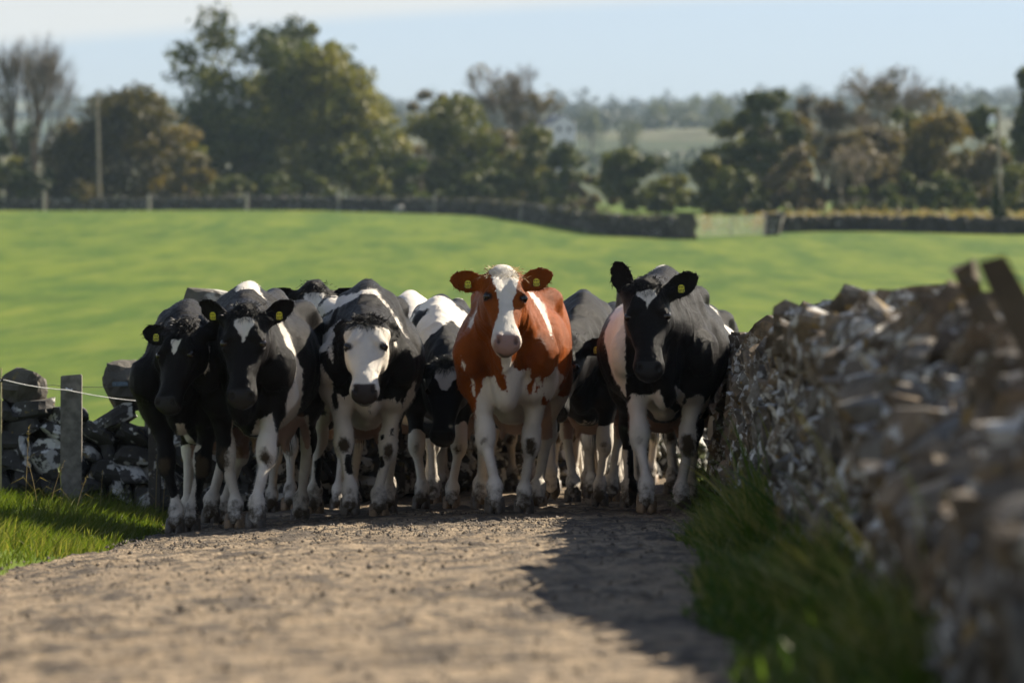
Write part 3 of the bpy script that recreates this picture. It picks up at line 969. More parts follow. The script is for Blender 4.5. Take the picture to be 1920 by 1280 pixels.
def build_fence():
    conc = m_plain('concrete', (.19, .175, .15), .9, .35, 14, .6, .2)
    d = 30.6
    x0, x1 = W(114, 0, d)[0], W(154, 0, d)[0]; zt = W(0, 703, d)[2]; zb = gz((x0 + x1) / 2, d) - .15
    bm = bmesh.new(); bmesh.ops.create_cube(bm, size=1)
    for v in bm.verts:
        v.co = Vector((v.co.x * (x1 - x0), v.co.y * .13, (v.co.z + .5) * (zt - zb)))
        if v.co.z > .1: v.co.z += .006 * (1 if v.co.x > 0 else -1); v.co.x *= .985
    bmesh.ops.bevel(bm, geom=bm.edges[:], offset=.006, segments=2, affect='EDGES')
    me = bpy.data.meshes.new('post'); bm.to_mesh(me); bm.free()
    root = empty('fence_post', ((x0 + x1) / 2, d, zb), .06)
    tag(root, 'square grey concrete fence post standing in the left verge', 'fence post', 'fence posts by the left wall')
    link('post_shaft', me, root, conc)
    ins = m_plain('porcelain', (.6, .6, .57), .4, .1, 30, .1)
    p = W(126, 731, d - .09) - np.array(root.location)
    co, q = tube([p + (-.012, 0, .012), p + (.0, -.02, .0), p + (.022, -.01, -.006), p + (.028, 0, .008)], [.008, .012, .010, .006])
    link('insulator', mesh_np('insulator', co, q, True, ins), root)
    # slim wooden post further right, behind the first cow
    wood = m_stone('grey_wood', (.11, .10, .085), (.06, .05, .04), (.5, .48, .42), .42, 1.4)
    x0, x1 = W(279, 0, 31)[0], W(302, 0, 31)[0]; zb = gz(x0, 31) - .1
    bm = bmesh.new(); bmesh.ops.create_cube(bm, size=1)
    for v in bm.verts: v.co = Vector((v.co.x * (x1 - x0), v.co.y * .08, (v.co.z + .5) * .95))
    bmesh.ops.bevel(bm, geom=bm.edges[:], offset=.005, segments=1, affect='EDGES')
    me = bpy.data.meshes.new('slim'); bm.to_mesh(me); bm.free()
    tag(link('fence_post', me, None, wood, ((x0 + x1) / 2, 31, zb)), 'slim lichen-stained fence post half hidden by the leftmost cow', 'fence post', 'fence posts by the left wall')
    # thin rod at the picture's left edge with a black clip
    rodm = m_plain('fibreglass', (.42, .36, .20), .6, .2, 10, .1); blk = m_plain('black_plastic', (.015, .015, .015), .4, .1, 10, .1)
    a = W(2, 945, 30.2)
    rr = empty('electric_fence_stake', (a[0], 30.2, gz(a[0], 30.2) - .05)); b0 = np.array(rr.location)
    tag(rr, 'thin pale electric fence rod with black clip at the left edge', 'fence stake')
    link('rod', tube_mesh('rod', [(0, 0, 0), (0, 0, .5), (0, 0, W(0, 690, 30.2)[2] - b0[2])], .006, rodm), rr)
    c = W(2, 713, 30.2) - b0
    link('clip', tube_mesh('clip', [c + (-.02, 0, 0), c + (0, -.012, 0), c + (.018, -.012, .002)], [.008, .014, .009], blk), rr)
    # cords
    white = m_plain('white_cord', (.75, .74, .70), .6, .1, 50, .1)
    def cord(pts, rad, mat, name, label):
        P = []
        for (a, b) in zip(pts[:-1], pts[1:]):
            a = np.array(a); b = np.array(b)
            for t in np.linspace(0, 1, 12)[:-1]:
                P.append(a * (1 - t) + b * t - (0, 0, 4 * t * (1 - t) * .012))
        P.append(np.array(pts[-1])); P = np.array(P); o = P[0].copy()
        tag(link(name, tube_mesh(name, P - o, rad, mat, 5), loc=o), label, 'fence wire')
    cord([W(-40, 708, 30.1), W(8, 712, 30.19), W(126, 731, 30.45), W(280, 753, 30.8), W(420, 768, 31.2)], .0032, white, 'fence_rope', 'white electric fence cord strung from the concrete post')
    wire = m_plain('steel_wire', (.10, .10, .10), .5, .2, 50, .1)
    cord([W(-30, 716, 31.3), W(100, 722, 31.3), W(235, 723, 31.35), W(330, 726, 31.4)], .0022, wire, 'steel_wire', 'thin dark steel wire running above the low left wall')
    # blue grey strap end fixed to the upright stone
    bl = m_plain('blue_strap', (.10, .15, .20), .5, .2, 30, .1)
    a = W(210, 716, 31.36)
    bm = bmesh.new(); bmesh.ops.create_cube(bm, size=1)
    for v in bm.verts: v.co = Vector((v.co.x * .115, v.co.y * .015, v.co.z * .035))
    bmesh.ops.bevel(bm, geom=bm.edges[:], offset=.006, segments=2, affect='EDGES')
    me = bpy.data.meshes.new('strap'); bm.to_mesh(me); bm.free()
    s = empty('insulator_strap', W(225, 720, 31.36)); tag(s, 'small blue-grey strap insulator on the upright stone', 'insulator')
    link('plate', me, s, bl)
    for dx in (-.04, .04):
        link('bolt', tube_mesh('bolt', [(dx, -.014, 0), (dx, -.006, 0), (dx, .004, 0)], .008, white, 8), s)


build_fence()


# ------------------------------------------------------------------ grass
def grass_mesh(name, x, y, h, w, lean, mat, zoff=0.0, droop=.5, leandir=None, patch=None):
    n = len(x)
    z = ground_z(x, y) - .015 + zoff
    ang = RNG.uniform(0, 2 * math.pi, n) if leandir is None else leandir
    fa = RNG.uniform(0, math.pi, n)
    dx, dy = np.cos(ang), np.sin(ang); wx, wy = np.cos(fa), np.sin(fa)
    T = np.array([0, .45, .8, 1.0]); Wd = np.array([.8, 1, .6, .05])
    co = np.zeros((n, 4, 2, 3))
    for i, (t, k) in enumerate(zip(T, Wd)):
        off = lean * h * t ** 1.8
        zz = z + h * t * (1 - droop * .45 * t * lean)
        for s, sg in ((0, -1), (1, 1)):
            co[:, i, s, 0] = x + dx * off + sg * wx * w * k
            co[:, i, s, 1] = y + dy * off + sg * wy * w * k
            co[:, i, s, 2] = zz
    b = np.arange(n)[:, None] * 8
    q = np.concatenate([b + np.array([[2 * i, 2 * i + 1, 2 * i + 3, 2 * i + 2]]) for i in range(3)], 0)
    tint = RNG.random(n)
    if patch is not None: tint = np.clip(tint * .6 + patch * .4, 0, 1)
    return mesh_np(name, co.reshape(-1, 3), q, True, mat, {'tint': np.repeat(tint, 8)})


def build_grass():
    m = m_leaf('verge_grass', [(.062, .100, .013), (.115, .155, .022), (.27, .245, .08)], .45, .5)
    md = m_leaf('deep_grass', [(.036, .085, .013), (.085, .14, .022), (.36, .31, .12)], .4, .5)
    # left verge
    n = 26000
    y = RNG.uniform(17, 31.5, n); y = np.where(RNG.random(n) < .5, RNG.uniform(23, 30, n), y)
    x = road_left(y) - .05 - RNG.random(n) ** 1.3 * 2.6 + RNG.normal(0, .06, n)
    k = np.clip((road_left(y) - x) / .5, .15, 1)
    pt = vnoise(np.c_[x * 2.5, y * 1.2], 3) * .5 + .5
    h = RNG.uniform(.06, .17, n) * (.45 + .75 * k) * (.7 + .6 * pt)
    me = grass_mesh('verge_grass', x, y, h, RNG.uniform(.0022, .0045, n), RNG.uniform(.2, 1.0, n), m, leandir=RNG.normal(-.9, 1.0, n), patch=pt)
    tag(link('verge_grass', me), 'sunlit long grass on the left verge of the lane', 'grass', kind='stuff')
    # right verge, between lane and wall
    n = 27000
    y = 7 + 25 * RNG.random(n) ** 1.25
    a = road_right(y) - .04; b = wall_x(y) + .12
    t = RNG.random(n); x = a + (b - a) * t + RNG.normal(0, .03, n)
    pt = vnoise(np.c_[x * 2, y * .7], 8) * .5 + .5
    mound = np.exp(-((y - 17.5) / 4.5) ** 2)
    h = RNG.uniform(.06, .19, n) * (.35 + .9 * t) * (.35 + 1.2 * pt ** 1.5) * (1 + 1.0 * mound) * np.where(RNG.random(n) < .05, 1.8, 1)
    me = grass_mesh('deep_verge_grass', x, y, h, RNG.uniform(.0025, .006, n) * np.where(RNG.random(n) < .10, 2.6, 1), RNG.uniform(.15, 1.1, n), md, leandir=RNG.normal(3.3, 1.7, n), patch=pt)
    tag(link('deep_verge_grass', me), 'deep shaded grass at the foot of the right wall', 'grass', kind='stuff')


build_grass()


def build_stalks():
    dry = m_leaf('dry_stalk', [(.30, .22, .09), (.36, .27, .12), (.42, .33, .16)], .3)
    green = m_leaf('green_stalk', [(.12, .17, .03), (.18, .22, .05), (.3, .3, .1)], .4)
    def stalk(px, pyt, pyb, d, lean, mat, label, nsd, group):
        b = W(px, pyb, d); b[2] = gz(b[0], d) - .02
        ht = W(px, pyt, d)[2] - b[2]
        root = empty('grass_stalk', b); tag(root, label, 'grass stalk', group)
        r = np.random.default_rng(int(px * 7 + pyt))
        t = np.linspace(0, 1, 7)
        P = np.c_[lean * t ** 1.6, .03 * t, ht * t]
        co, q = tube(P, .0032 * (1 - .6 * t), 4)
        link('stem', mesh_np('stem', co, q, True, mat, {'tint': np.full(len(co), .5)}), root)
        V, Fq = [], []
        for i in range(nsd):
            tt = r.uniform(.78, 1.0); c = np.array((np.interp(tt, t, P[:, 0]), .03 * tt, ht * tt)); a = r.uniform(0, 6.28)
            e = c + np.array((math.cos(a) * .02, math.sin(a) * .02, r.uniform(-.005, .03)))
            wv = np.array((-math.sin(a), math.cos(a), 0)) * .004
            k = len(V); V += [c, (c + e) / 2 + wv, e, (c + e) / 2 - wv]; Fq.append((k, k + 1, k + 2, k + 3))
        tag(link('seed_head', mesh_np('seed_head', np.array(V), np.array(Fq), False, mat, {'tint': r.random(len(V))}), root), kind='stuff')
        # a couple of dead leaves
        for s in (-1, 1):
            hh = ht * r.uniform(.15, .4); L = r.uniform(.10, .2)
            V = [(0, 0, hh), (s * L * .5, .004, hh + L * .6), (s * L * .5, -.004, hh + L * .62), (s * L, 0, hh + L * .35)]
            link('leaf', mesh_np('leaf', np.array(V), np.array([(0, 1, 2), (1, 3, 2)]), False, mat, {'tint': r.random(4)}), root)
    g = 'seed stalks in the left verge'
    stalk(48, 800, 940, 29.0, .02, dry, 'dry seed stalk nearest the left edge, beside the rod', 14, g)
    stalk(72, 855, 945, 28.6, -.08, dry, 'short bent dry stalk low at the far left verge', 8, g)
    stalk(92, 862, 945, 28.8, .10, dry, 'short dry stalk leaning right, left of the concrete post', 10, g)
    stalk(118, 868, 940, 28.4, -.03, green, 'greenish seed stalk in front of the concrete post', 16, g)
    stalk(140, 890, 945, 28.2, .08, dry, 'low dry stalk just right of the concrete post foot', 8, g)
    stalk(187, 880, 935, 28.9, .02, dry, 'single thin dry stalk between the two left posts', 8, g)
    stalk(292, 855, 925, 30.5, .01, dry, 'brown seeding dock stalk at the slim post foot', 30, g)
    stalk(305, 862, 925, 30.3, .03, dry, 'brown seeding dock stalk beside the leftmost cow', 30, g)
    g = 'seed stalks along the right wall'
    stalk(1488, 625, 800, 20.5, .01, dry, 'tall golden grass stalk against the middle of the right wall', 26, g)
    stalk(1560, 650, 820, 18.5, .06, dry, 'bent pale grass stalk in front of the right wall', 20, g)
    stalk(1440, 840, 960, 19.0, .05, green, 'slender green stalk rising from the right verge', 14, g)
    stalk(1590, 860, 1010, 13.5, .01, dry, 'blurred upright pale stalk in the right verge foreground', 20, g)
    stalk(1465, 930, 1030, 14.0, -.01, dry, 'sunlit blurred seed head low in the right verge', 40, g)
    stalk(1390, 720, 880, 24.0, .03, green, 'thin green stalk by the rightmost cow', 12, g)


build_stalks()
# ------------------------------------------------------------------ trees
def leaves_mesh(name, centres, radii, n, size, mat, seed, flat=.8, tintv=None):
    """n leaf faces spread through the given clumps (shell-heavy), each clump with a tint of its own"""
    r = np.random.default_rng(seed)
    C = np.asarray(centres, float); R = np.asarray(radii, float)
    vol = R[:, 0] * R[:, 1] * R[:, 2]; p = vol ** .75; p /= p.sum()
    k = r.choice(len(C), n, p=p)
    d = r.normal(size=(n, 3)); d /= np.linalg.norm(d, axis=1, keepdims=True)
    rad = r.random(n) ** .45
    P = C[k] + d * R[k] * rad[:, None] * (1 + .12 * r.normal(size=(n, 1)))
    nrm = d + r.normal(0, .7, (n, 3)); nrm /= np.linalg.norm(nrm, axis=1, keepdims=True)
    a = np.cross(nrm, r.normal(size=(n, 3))); a /= np.linalg.norm(a, axis=1, keepdims=True)
    b = np.cross(nrm, a)
    s = size * r.uniform(.6, 1.35, (n, 1))
    co = np.stack([P - a * s, P - b * s * flat * .5, P + a * s, P + b * s * flat * .5], 1).reshape(-1, 3)
    q = np.arange(n * 4).reshape(n, 4)
    ct = r.random(len(C)) if tintv is None else np.asarray(tintv)
    tint = np.clip(ct[k] * .75 + r.random(n) * .35 - .05, 0, 1)
    return mesh_np(name, co, q, False, mat, {'tint': np.repeat(tint, 4)})


def limb(a, b, r0, r1, seed, wob=.06, n=5):
    r = np.random.default_rng(seed); a = np.asarray(a, float); b = np.asarray(b, float)
    t = np.linspace(0, 1, n); L = np.linalg.norm(b - a)
    P = a[None] * (1 - t[:, None]) + b[None] * t[:, None] + r.normal(0, wob * L * .5, (n, 3)) * (t * (1 - t) * 4)[:, None]
    return P, r0 + (r1 - r0) * t


def merge(parts):
    V, Q, o = [], [], 0
    for co, q in parts:
        V.append(co); Q.append(q + o); o += len(co)
    return np.concatenate(V), np.concatenate(Q)


BARK = m_plain('bark', (.12, .095, .07), .9, .35, 3, .6, .2)
BARK_PALE = m_plain('pale_bark', (.26, .215, .16), .9, .3, 3, .6, .2)
IVY = m_leaf('ivy', [(.02, .035, .010), (.035, .055, .014), (.06, .085, .02)], .2)


def leafy_tree(px, pyt, pyb, hw, d, mat, label, nleaf=4500, nclump=26, size=.34, seed=1, name='leafy_tree', group='trees beyond the pasture',
               shape='dome', open_=.0, cat='tree', tintfn=None, skirt=.12):
    b = W(px, pyb, d); z0 = gz(b[0], d) - .3
    top = W(px, pyt, d)[2]; H = top - z0; R = hw * 1.14 / FPX * d
    root = empty(name, (b[0], d, z0)); tag(root, label, cat, group)
    r = np.random.default_rng(seed)
    C, Rd = [], []
    nclump = int(nclump * (1.35 + 1.1 * open_))
    for i in range(nclump):
        for _ in range(30):
            u = r.uniform(skirt, .93); a = r.uniform(0, 2 * math.pi); rr = r.random() ** .38
            if shape == 'dome': prof = math.sqrt(max(0, 1 - max(0, (u - .28) / .72) ** 2)) * (.75 + .25 * min(1, u / .28))
            elif shape == 'cone': prof = max(.1, 1.02 - u) * 1.05
            elif shape == 'round': prof = math.sqrt(max(.02, 1 - ((u - .62) / .42) ** 2)) if u > .3 else .25
            else: prof = .95
            if open_ and r.random() < open_ * (1 - rr): continue
            break
        cs = r.uniform(.22, .38) * min(R, H * .5) * (1 - open_ * .5)
        e = max(prof * R - cs * .75, 0) * rr
        C.append((math.cos(a) * e, math.sin(a) * e * .8, min(u * H, H - cs * .7))); Rd.append((cs, cs, cs * r.uniform(.6, .9)))
    C = np.array(C)
    tint = tintfn(C / (R, R, H)) if tintfn is not None else None
    if tint is not None: tint = np.clip(tint + r.normal(0, .15, len(C)), 0, 1)
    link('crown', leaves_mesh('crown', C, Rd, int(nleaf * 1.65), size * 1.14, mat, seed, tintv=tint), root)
    parts = []
    P, rd = limb((0, 0, 0), (r.normal(0, .2), 0, H * .55), .028 * H, .014 * H, seed)
    parts.append(tube(P, rd, 7))
    for i in range(nclump if open_ else min(14, nclump)):
        j = i if open_ else r.integers(len(C)); t = r.uniform(.35, .95) if open_ else r.uniform(.25, .9)
        a = P[0] * (1 - t) + P[-1] * t
        Q, q2 = limb(a, C[j], .010 * H * (1.2 - t), .0025 * H, seed + i + 1, .12)
        parts.append(tube(Q, q2, 5))
    co, q = merge(parts)
    link('trunk', mesh_np('trunk', co, q, True, BARK), root)
    return root


def bare_tree(px, pyt, pyb, hw, d, label, seed=1, mat=None, twigm=None, ivy=0.0, depth=5, leafmat=None, nleaf=0, spread=.55, stems=1, group='trees beyond the pasture', trunk_r=.022):
    b = W(px, pyb, d); z0 = gz(b[0], d) - .3
    top = W(px, pyt, d)[2]; H = top - z0; R = hw / FPX * d
    root = empty('bare_tree', (b[0], d, z0)); tag(root, label, 'tree', group)
    r = np.random.default_rng(seed)
    segs = []; tips = []
    def grow(p, dirn, L, rad, k):
        e = p + dirn * L
        segs.append((p, e, rad, rad * .62, k))
        if k == 0:
            tips.append(e); return
        nb = r.integers(2, 4) if k > 1 else r.integers(2, 5)
        for i in range(nb):
            ax = r.normal(size=3); ax -= dirn * (ax @ dirn); ax = unit(ax)
            an = r.uniform(.5, 1.1) * spread
            nd = unit(dirn * math.cos(an) + ax * math.sin(an) + np.array((0, 0, .10)))
            t = r.uniform(.65, 1.0)
            grow(p * (1 - t) + e * t, nd, L * r.uniform(.62, .86), rad * .6, k - 1)
        grow(e, unit(dirn + r.normal(0, .12, 3)), L * .75, rad * .62, k - 1)
    for s in range(stems):
        a = r.uniform(0, 6.28); o = np.array((math.cos(a), math.sin(a), 0)) * (.08 * H if stems > 1 else 0) * s
        grow(o, unit((math.cos(a) * .15 * min(stems - 1, 2), math.sin(a) * .15, 1)), H * .30, trunk_r * H / math.sqrt(stems), depth)
    A = np.array([s[1] for s in segs])
    kz = H / A[:, 2].max(); kr = R / np.percentile(np.abs(A[:, 0]), 99)
    S = np.array((kr, kr, kz))
    big, small = [], []
    for p, e, r0, r1, k in segs:
        P = np.array([p * S, (p + e) / 2 * S + r.normal(0, .03, 3) * np.linalg.norm(e - p), e * S])
        (big if k >= 2 else small).append(tube(P, [r0, (r0 + r1) / 2, r1] if k >= 2 else [max(r0, .022), max(r0 * .8, .018), .012], 6 if k >= 3 else 3))
    co, q = merge(big); link('trunk', mesh_np('trunk', co, q, True, mat or BARK), root)
    co, q = merge(small); link('twigs', mesh_np('twigs', co, q, True, twigm or mat or BARK), root)
    if leafmat is not None and nleaf:
        T = np.array(tips) * S; sel = T[r.integers(len(T), size=max(8, nleaf // 25))]
        link('leaves', leaves_mesh('leaves', sel, np.full((len(sel), 3), .06 * H), nleaf, .25, leafmat, seed), root)
    if ivy:
        c = [(r.normal(0, .03 * H), r.normal(0, .03 * H), u * H * ivy) for u in np.linspace(.03, 1, 12)]
        rd = [(.075 * H * (1.1 - .5 * i / 12),) * 2 + (.07 * H,) for i in range(12)]
        link('ivy', leaves_mesh('ivy', c, rd, 2200, .25, IVY, seed + 3), root)
    return root


def build_trees():
    olive = m_leaf('olive_leaves', [(.055, .068, .014), (.14, .145, .028), (.29, .25, .05)], .3)
    dark = m_leaf('dark_leaves', [(.032, .044, .012), (.080, .096, .022), (.18, .18, .04)], .25)
    gold = m_leaf('golden_leaves', [(.036, .032, .013), (.11, .088, .02), (.27, .18, .03)], .35)
    fresh = m_leaf('fresh_leaves', [(.05, .08, .014), (.09, .12, .02), (.17, .17, .035)], .4)
    brown = m_leaf('brown_leaves', [(.075, .058, .032), (.14, .105, .055), (.23, .17, .08)], .3)
    twig = m_plain('twig_bark', (.14, .112, .085), .9, .25, 2, .3, .2)
    twigg = m_plain('grey_twigs', (.17, .15, .125), .9, .25, 2, .3, .2)
    # left to right
    bare_tree(48, 58, 378, 95, 400, 'bare tree with ivy-clad trunk at the far left', 4, BARK, twigg, .45, 5, spread=.42, stems=3)
    leafy_tree(-30, 215, 378, 60, 402, dark, 'dark ivy-smothered thicket cut by the left edge', 1800, 14, .34, 12, shape='dome')
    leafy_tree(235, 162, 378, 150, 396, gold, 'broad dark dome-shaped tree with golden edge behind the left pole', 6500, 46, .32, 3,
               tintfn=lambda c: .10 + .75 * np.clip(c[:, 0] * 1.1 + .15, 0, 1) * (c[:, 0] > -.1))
    leafy_tree(355, 285, 378, 55, 390, gold, 'low golden bush trailing right of the dome-shaped tree', 1500, 14, .28, 31, cat='bush', name='bush',
               tintfn=lambda c: .6 + .3 * c[:, 0], skirt=.02)
    leafy_tree(480, 14, 372, 165, 428, dark, 'tallest airy tree whose crown shows sky gaps', 8000, 46, .36, 5, shape='round', open_=.62)
    leafy_tree(560, 30, 372, 80, 432, olive, 'thin-leaved tall tree behind the dense olive one', 1500, 20, .34, 61, shape='round', open_=.8)
    leafy_tree(590, 82, 375, 150, 408, olive, 'big dense olive-green tree left of the centre', 9000, 54, .34, 6, shape='dome')
    leafy_tree(455, 235, 375, 75, 404, dark, 'dark understorey tree left of the big olive one', 3000, 24, .32, 7)
    leafy_tree(700, 170, 375, 75, 412, olive, 'leaning olive shoulder tree right of the big olive one', 3000, 24, .32, 8)
    leafy_tree(712, 312, 380, 52, 386, olive, 'rounded shrub with dark hollow by the far wall', 1500, 14, .22, 9, name='shrub', cat='shrub', skirt=.03)
    leafy_tree(786, 290, 380, 32, 388, fresh, 'bright green narrow shrub left of the autumn tree', 1000, 10, .24, 10, name='shrub', cat='shrub', skirt=.03)
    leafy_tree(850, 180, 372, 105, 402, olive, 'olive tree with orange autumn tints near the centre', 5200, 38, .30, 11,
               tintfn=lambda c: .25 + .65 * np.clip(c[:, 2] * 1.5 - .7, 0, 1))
    bare_tree(955, 112, 372, 95, 425, 'brownish leafless tree right of the autumn tree', 12, BARK, twig, 0, 6, brown, 700, .5)
    leafy_tree(800, 150, 372, 50, 440, brown, 'thin brownish tree top behind the autumn tree', 900, 12, .34, 62, shape='round', open_=.5)
    leafy_tree(1000, 235, 378, 65, 396, olive, 'squat olive tree below the leafless one', 3000, 24, .28, 13)
    leafy_tree(1060, 262, 380, 48, 392, dark, 'small dark tree beside the squat olive one', 1700, 16, .28, 14)
    leafy_tree(1192, 272, 392, 85, 372, dark, 'dark rounded bush standing alone before the far fields', 3200, 26, .28, 15, name='bush', cat='bush', skirt=.03)
    leafy_tree(1110, 330, 392, 50, 380, brown, 'low brownish scrub left of the dark rounded bush', 1000, 10, .26, 16, name='bush', cat='bush', skirt=.02)
    leafy_tree(1265, 318, 400, 55, 360, olive, 'low olive scrub right of the dark rounded bush', 1300, 12, .26, 17, name='bush', cat='bush', skirt=.02)
    leafy_tree(1335, 270, 405, 55, 345, olive, 'leaning olive thicket at the gap in the trees', 2000, 18, .27, 18)
    leafy_tree(1440, 160, 408, 75, 350, dark, 'ragged green tree with drooping left branches', 3000, 26, .30, 19, shape='dome', open_=.5)
    leafy_tree(1400, 310, 410, 75, 340, dark, 'dark thicket below the ragged green tree', 2600, 22, .26, 20, cat='bush', name='bush', skirt=.02)
    bare_tree(1660, 128, 405, 125, 372, 'broad leafless brown tree on the right skyline', 21, BARK, twig, 0, 6, brown, 900, .55)
    bare_tree(1545, 175, 405, 70, 368, 'slender leafless tree left of the broad brown one', 22, BARK, twig, 0, 6, brown, 500, .5)
    leafy_tree(1590, 250, 412, 80, 335, brown, 'pale brown leaf-shedding bush on the right', 2600, 26, .25, 23, open_=.35)
    bare_tree(1585, 265, 415, 65, 328, 'pale-stemmed thin sapling clump in front of the brown bush', 24, BARK_PALE, BARK_PALE, 0, 4, brown, 300, .5, stems=4)
    leafy_tree(1500, 275, 412, 60, 338, brown, 'dull brown scrub beside the ragged green tree', 1500, 16, .25, 25, open_=.3, cat='bush', name='bush')
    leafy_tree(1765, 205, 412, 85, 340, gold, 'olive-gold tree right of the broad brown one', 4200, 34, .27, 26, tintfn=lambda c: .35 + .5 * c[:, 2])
    leafy_tree(1735, 325, 415, 105, 326, dark, 'low dark hedge bush under the olive-gold tree', 2800, 22, .25, 27, name='bush', cat='bush', skirt=.02)
    leafy_tree(1860, 275, 415, 55, 335, brown, 'brown bush behind the right pole', 1600, 14, .26, 28, name='bush', cat='bush')
    leafy_tree(1925, 118, 415, 55, 350, dark, 'dark conifer-like tree cut by the right edge', 2600, 26, .30, 29, shape='cone', open_=.3)
    leafy_tree(1920, 300, 420, 55, 330, olive, 'olive bush low at the right edge', 1500, 14, .26, 30, name='bush', cat='bush')
    leafy_tree(1370, 215, 408, 60, 352, olive, 'olive-leaved tree standing at the left end of the right-hand wood', 2600, 24, .28, 81)
    leafy_tree(1480, 215, 408, 70, 356, gold, 'dull gold tree behind the ragged green one', 2600, 24, .28, 82)
    leafy_tree(1640, 235, 410, 85, 348, brown, 'russet-brown tree below the broad leafless crown', 3200, 28, .28, 83)
    leafy_tree(1700, 200, 410, 60, 358, olive, 'olive tree between the leafless and olive-gold trees', 2400, 22, .28, 84)
    leafy_tree(1842, 196, 412, 58, 346, dark, 'dark green tree just left of the right pole', 2200, 20, .27, 85)
    leafy_tree(140, 230, 378, 80, 410, brown, 'brown thin-leaved tree filling behind the left pole', 2200, 20, .3, 86, open_=.2)
    leafy_tree(380, 250, 378, 60, 414, olive, 'olive sapling in the gap left of the tallest tree', 1500, 16, .3, 87, open_=.2)
    leafy_tree(930, 240, 378, 70, 404, brown, 'brown leafy tree under the leafless crown near the centre', 2400, 22, .28, 88)
    # fill below the crowns: one low hedge thicket each side, behind the field wall
    for i, (px, top, hw, d, m, lab) in enumerate([(60, 318, 90, 388, dark, 'dark scrub at the foot of the ivy-clad tree'),
                                                  (560, 318, 90, 392, dark, 'dark scrub under the big olive tree'),
                                                  (905, 318, 80, 390, dark, 'dark scrub under the autumn tree'),
                                                  (1640, 352, 80, 322, dark, 'dark scrub under the leafless brown tree'),
                                                  (10, 296, 60, 389, olive, 'olive scrub at the left picture edge below the ivy-clad tree'),
                                                  (745, 285, 55, 398, olive, 'olive scrub between the rounded shrub and the bright narrow one'),
                                                  (140, 340, 60, 386, gold, 'low bramble left of the left pole'),
                                                  (440, 330, 60, 388, olive, 'low bramble below the tallest tree')]):
        leafy_tree(px, top, 385, hw, d, m, lab, 1600, 16, .26, 70 + i, name='bush', cat='bush', skirt=.02)
    # ---- middle and far distance
    r = np.random.default_rng(99)
    protos = []
    for i in range(5):
        m = [dark, olive, brown, dark, olive][i]
        me = leaves_mesh('far_crown', *(lambda c: (c, np.full((len(c), 3), .24)))(
            np.array([(math.cos(a) * q * .62, math.sin(a) * q * .62, z) for a, q, z in zip(r.uniform(0, 6.28, 22), r.random(22) ** .5, r.uniform(.25, .78, 22))])), 900, .055, m, 40 + i)
        protos.append(me)
    trunk = mesh_np('far_trunk', *tube([(0, 0, -.05), (0, 0, .3), (.02, 0, .6)], [.03, .025, .015], 5), True, BARK)
    def far_tree(px, d, hgt, wid, k, label, group):
        x = (px - 960) / FPX * d
        root = empty('distant_tree', (x, d, gz(x, d) - .02 * hgt)); tag(root, label, 'tree', group)
        o = link('crown', protos[k % 5], root, scale=(wid, wid, hgt)); o.rotation_euler.z = float(r.uniform(0, 6.28))
        link('trunk', trunk, root, scale=(hgt, hgt, hgt))
    far_tree(1183, 1120, 12, 5.6, 3, 'distant dark round tree standing in the hazy middle fields', 'trees in the hazy distance')
    far_tree(1110, 1250, 14, 6, 0, 'distant round tree left of the dark round one in the haze', 'trees in the hazy distance')
    far_tree(1180, 1010, 4.2, 4.0, 2, 'small pale bush in front of the distant dark round tree', 'trees in the hazy distance')
    far_tree(1345, 1350, 14, 7, 3, 'distant tree in the haze right of the far fields', 'trees in the hazy distance')
    far_tree(1290, 1600, 15, 8, 1, 'distant spreading tree on the hazy skyline gap', 'trees in the hazy distance')
    far_tree(1832, 1900, 19, 8, 3, 'distant round tree on the skyline left of the right edge', 'trees in the hazy distance')
    far_tree(1490, 2100, 17, 10, 0, 'distant tree crown on the skyline above the ragged green tree', 'trees in the hazy distance')
    far_tree(1232, 1500, 12, 6, 1, 'distant tree just right of the hazy dark round one', 'trees in the hazy distance')
    C, R = [], []
    for i in range(230):
        d = float(r.uniform(1250, 3400)); px = float(r.uniform(-60, 1980)); x = (px - 960) / FPX * d
        hgt = float(r.uniform(8, 15)) * (1.0 if d < 2200 else 1.2); wd = hgt * float(r.uniform(.35, .6))
        for k in range(6):
            C.append((x + r.normal(0, wd * .45), d + r.normal(0, wd * .4), gz(x, d) + hgt * r.uniform(.2, .8))); R.append((wd * .45, wd * .45, hgt * .22))
    wm = m_leaf('far_wood', [(.03, .04, .014), (.055, .06, .022), (.09, .085, .04)], .2)
    tag(link('distant_woods', leaves_mesh('distant_woods', C, R, 30000, 1.0, wm, 78)), 'hazy blue woods merging along the distant skyline', 'woods', kind='stuff')
    # distant hedge lines as masses of foliage
    hm = m_leaf('far_hedge', [(.025, .035, .012), (.04, .05, .018), (.07, .075, .03)], .2)
    C, R = [], []
    for (d, x0, x1) in ((960, 1090, 1340), (1090, 1080, 1350), (1180, 700, 1400), (1500, -60, 1980), (1900, -60, 1980), (2400, -60, 1980), (2900, -60, 1980), (3400, -60, 1980)):
        xa, xb = (x0 - 960) / FPX * d, (x1 - 960) / FPX * d
        x = xa
        while x < xb:
            y = d + 25 * math.sin(x * .02 + d) + r.normal(0, 4); s = (2.2 if d < 1400 else 4.5) * r.uniform(.7, 1.4)
            C.append((x, y, gz(x, y) + s * .4)); R.append((s * 1.4, s * 1.4, s * .8)); x += s * 1.0
    tag(link('distant_hedges', leaves_mesh('distant_hedges', C, R, 34000, 1.4, hm, 77)), 'hazy hedge lines and woods crossing the distant fields', 'hedges', kind='stuff')


build_trees()


